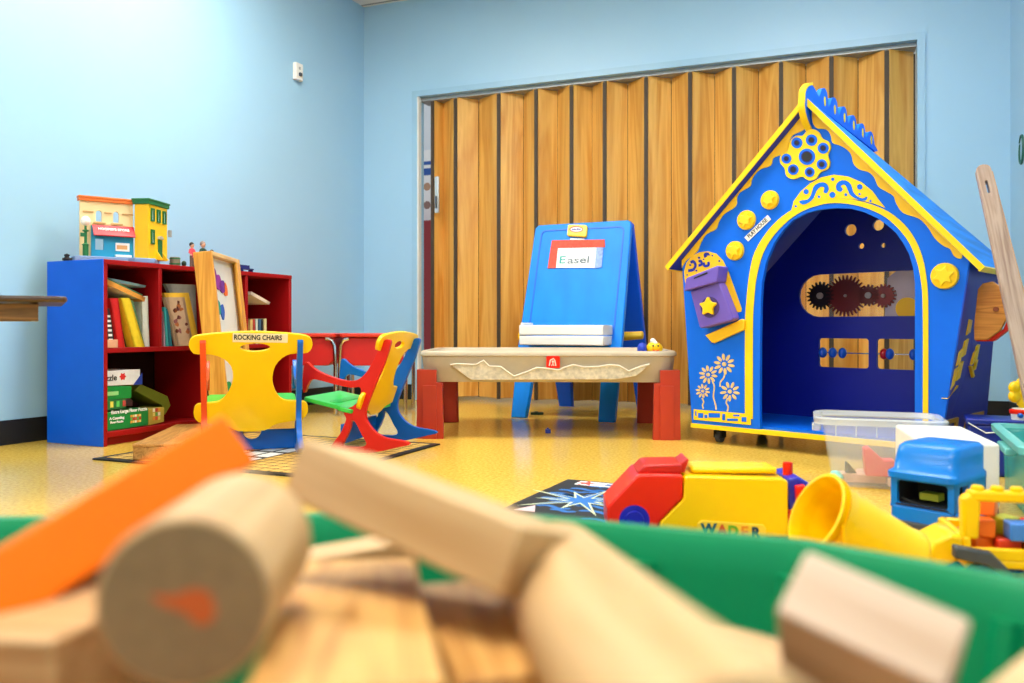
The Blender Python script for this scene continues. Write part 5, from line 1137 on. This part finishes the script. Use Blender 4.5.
# orange plank
a = Vector((.513, .766, .383)).normalized(); b = Vector((-.566, -.03, .82)); b = (b-a*b.dot(a)).normalized(); c = a.cross(b); c = c if c.y > 0 else -c
e = P3(241, 437, .495); ctr = e-a*.14+c*.035
block('orange wooden plank slanting up from the lower left corner', ctr, a, b, (.28, .035, .07), ORANGE)
# big cylinder, end towards us
n_, f_ = P3(184, 604, .3215), P3(243, 540, .416)
cy = block('large wooden cylinder with its round end facing the viewer', (n_+f_)/2, f_-n_, (0, 0, 1), ((f_-n_).length, .069, .069), MAPLE, cyl=True)
eg = MB().cyl((-(f_-n_).length/2-.0004, 0, 0), (-(f_-n_).length/2+.0005, 0, 0), .0322, n=48).build('end_grain', ENDG, cy)
stn = [(-.000, .003), (-.006, .0085), (-.012, .005), (-.010, -.004), (-.003, -.006), (.004, -.0035), (.012, -.004), (.008, .000)]
MB().prism(cat([(x_, y_) for x_, y_ in stn], 3), -(f_-n_).length/2-.0008, -(f_-n_).length/2-.0003, M=Matrix(((0, 0, 1, 0), (0, -1, 0, 0), (-1, 0, 0, 0), (0, 0, 0, 1)))).build('orange_stain', mat('stain_orange', (214, 100, 40), .7), cy)
# pale plank pointing to the right
l_, r_ = P3(296, 468, .478), P3(512, 562, .392); a = (r_-l_).normalized(); b = Vector((.35, .1, .93)); b = (b-a*b.dot(a)).normalized(); c = a.cross(b); c = c if c.y > 0 else -c
block('pale wooden plank pointing from the middle down to the right', (l_+r_)/2+a*-.002+c*.035, a, b, ((r_-l_).length+.004, .035, .07), MAPLEP)
# pale cylinder running towards the lower right
f2, n2 = P3(556, 578, .50), P3(750, 819, .20)
block('pale wooden cylinder running from the centre towards the lower right corner', (f2+n2)/2, n2-f2, (0, 0, 1), ((n2-f2).length, .068, .068), MAPLEP, cyl=True)
# chunky block at right
Dp, Cp, Ap = P3(775, 611, .3645), P3(945, 692, .324), P3(806, 550, .3814)
a = (Cp-Dp).normalized(); b0 = (Ap-Dp); b = (b0-a*b0.dot(a)).normalized(); c = a.cross(b); c = c if c.z < 0 else -c
block('chunky square block tilted at the right, pale top and brown shaded front', Dp+a*.035+b*.0175+c*.035, a, b, (.070, .035, .070), wood('pinkish_block', (188, 156, 128), (208, 180, 156), 0, 2.0, .55, 10.0))
# flat planks in the middle, bottom and sides
f3, n3 = P3(358, 560, .55), P3(345, 690, .29)
block('flat wooden plank lying below the big cylinder, centre left', (f3+n3)/2-Vector((0, 0, .0175)), n3-f3, (1, 0, 0), ((n3-f3).length, .072, .035), MAPLEW)
block('pale wooden block in the lower left corner', P3(10, 672, .40), (.95, -.25, .05), (0, 0, 1), (.14, .07, .09), MAPLE)
block('small red-stained block peeping out under the orange plank', P3(85, 588, .46), (.9, .2, 0), (0, 0, 1), (.07, .04, .035), REDW)
block('pale grey block behind the flat plank, near the tub wall', P3(350, 580, .60), (.93, .2, .12), (0, 0, 1), (.10, .05, .035), MAPLEP)
block('brown wooden block deep in the gap between the two pale pieces', P3(482, 668, .43), (.25, -.95, 0), (1, 0, 0), (.14, .055, .05), MAPLEW)
block('pale plank behind the pale cylinder, right of centre', P3(716, 676, .47), (.8, -.55, -.05), (0, 0, 1), (.20, .035, .07), MAPLE)
block('pale block end at the bottom right corner', P3(1082, 742, .33), (.8, .5, .2), (0, 0, 1), (.07, .05, .05), MAPLEP)
block('reddish block below the orange plank at the left', P3(40, 640, .50), (.8, .6, 0), (0, 0, 1), (.14, .05, .05), REDW)
rn = random.Random(21)
LAY = [(.014+.0705*k) for k in range(4)]
for k, z in enumerate(LAY[:3]+[.2255]):
    for i in range(3):
        for j in range(3 if k < 3 else 2):
            x_, t_ = -.33+i*.245+(.01 if k % 2 else -.01), .12+j*.165
            o = MB().box((0, 0, .03), (.22, .135, .066 if k < 3 else .05)).box((0, 0, .03), (.221, .002, .067 if k < 3 else .051)).build('wooden_block', [MAPLE, MAPLEW, OAK][(i+j+k) % 3], None, bevel=.003)
            in_cam(o, x_, t_, z+.004, rn.uniform(-.05, .05)); tag(o, 'large wooden block buried low under the heap in the green tub', 'block', 'large blocks under the heap')
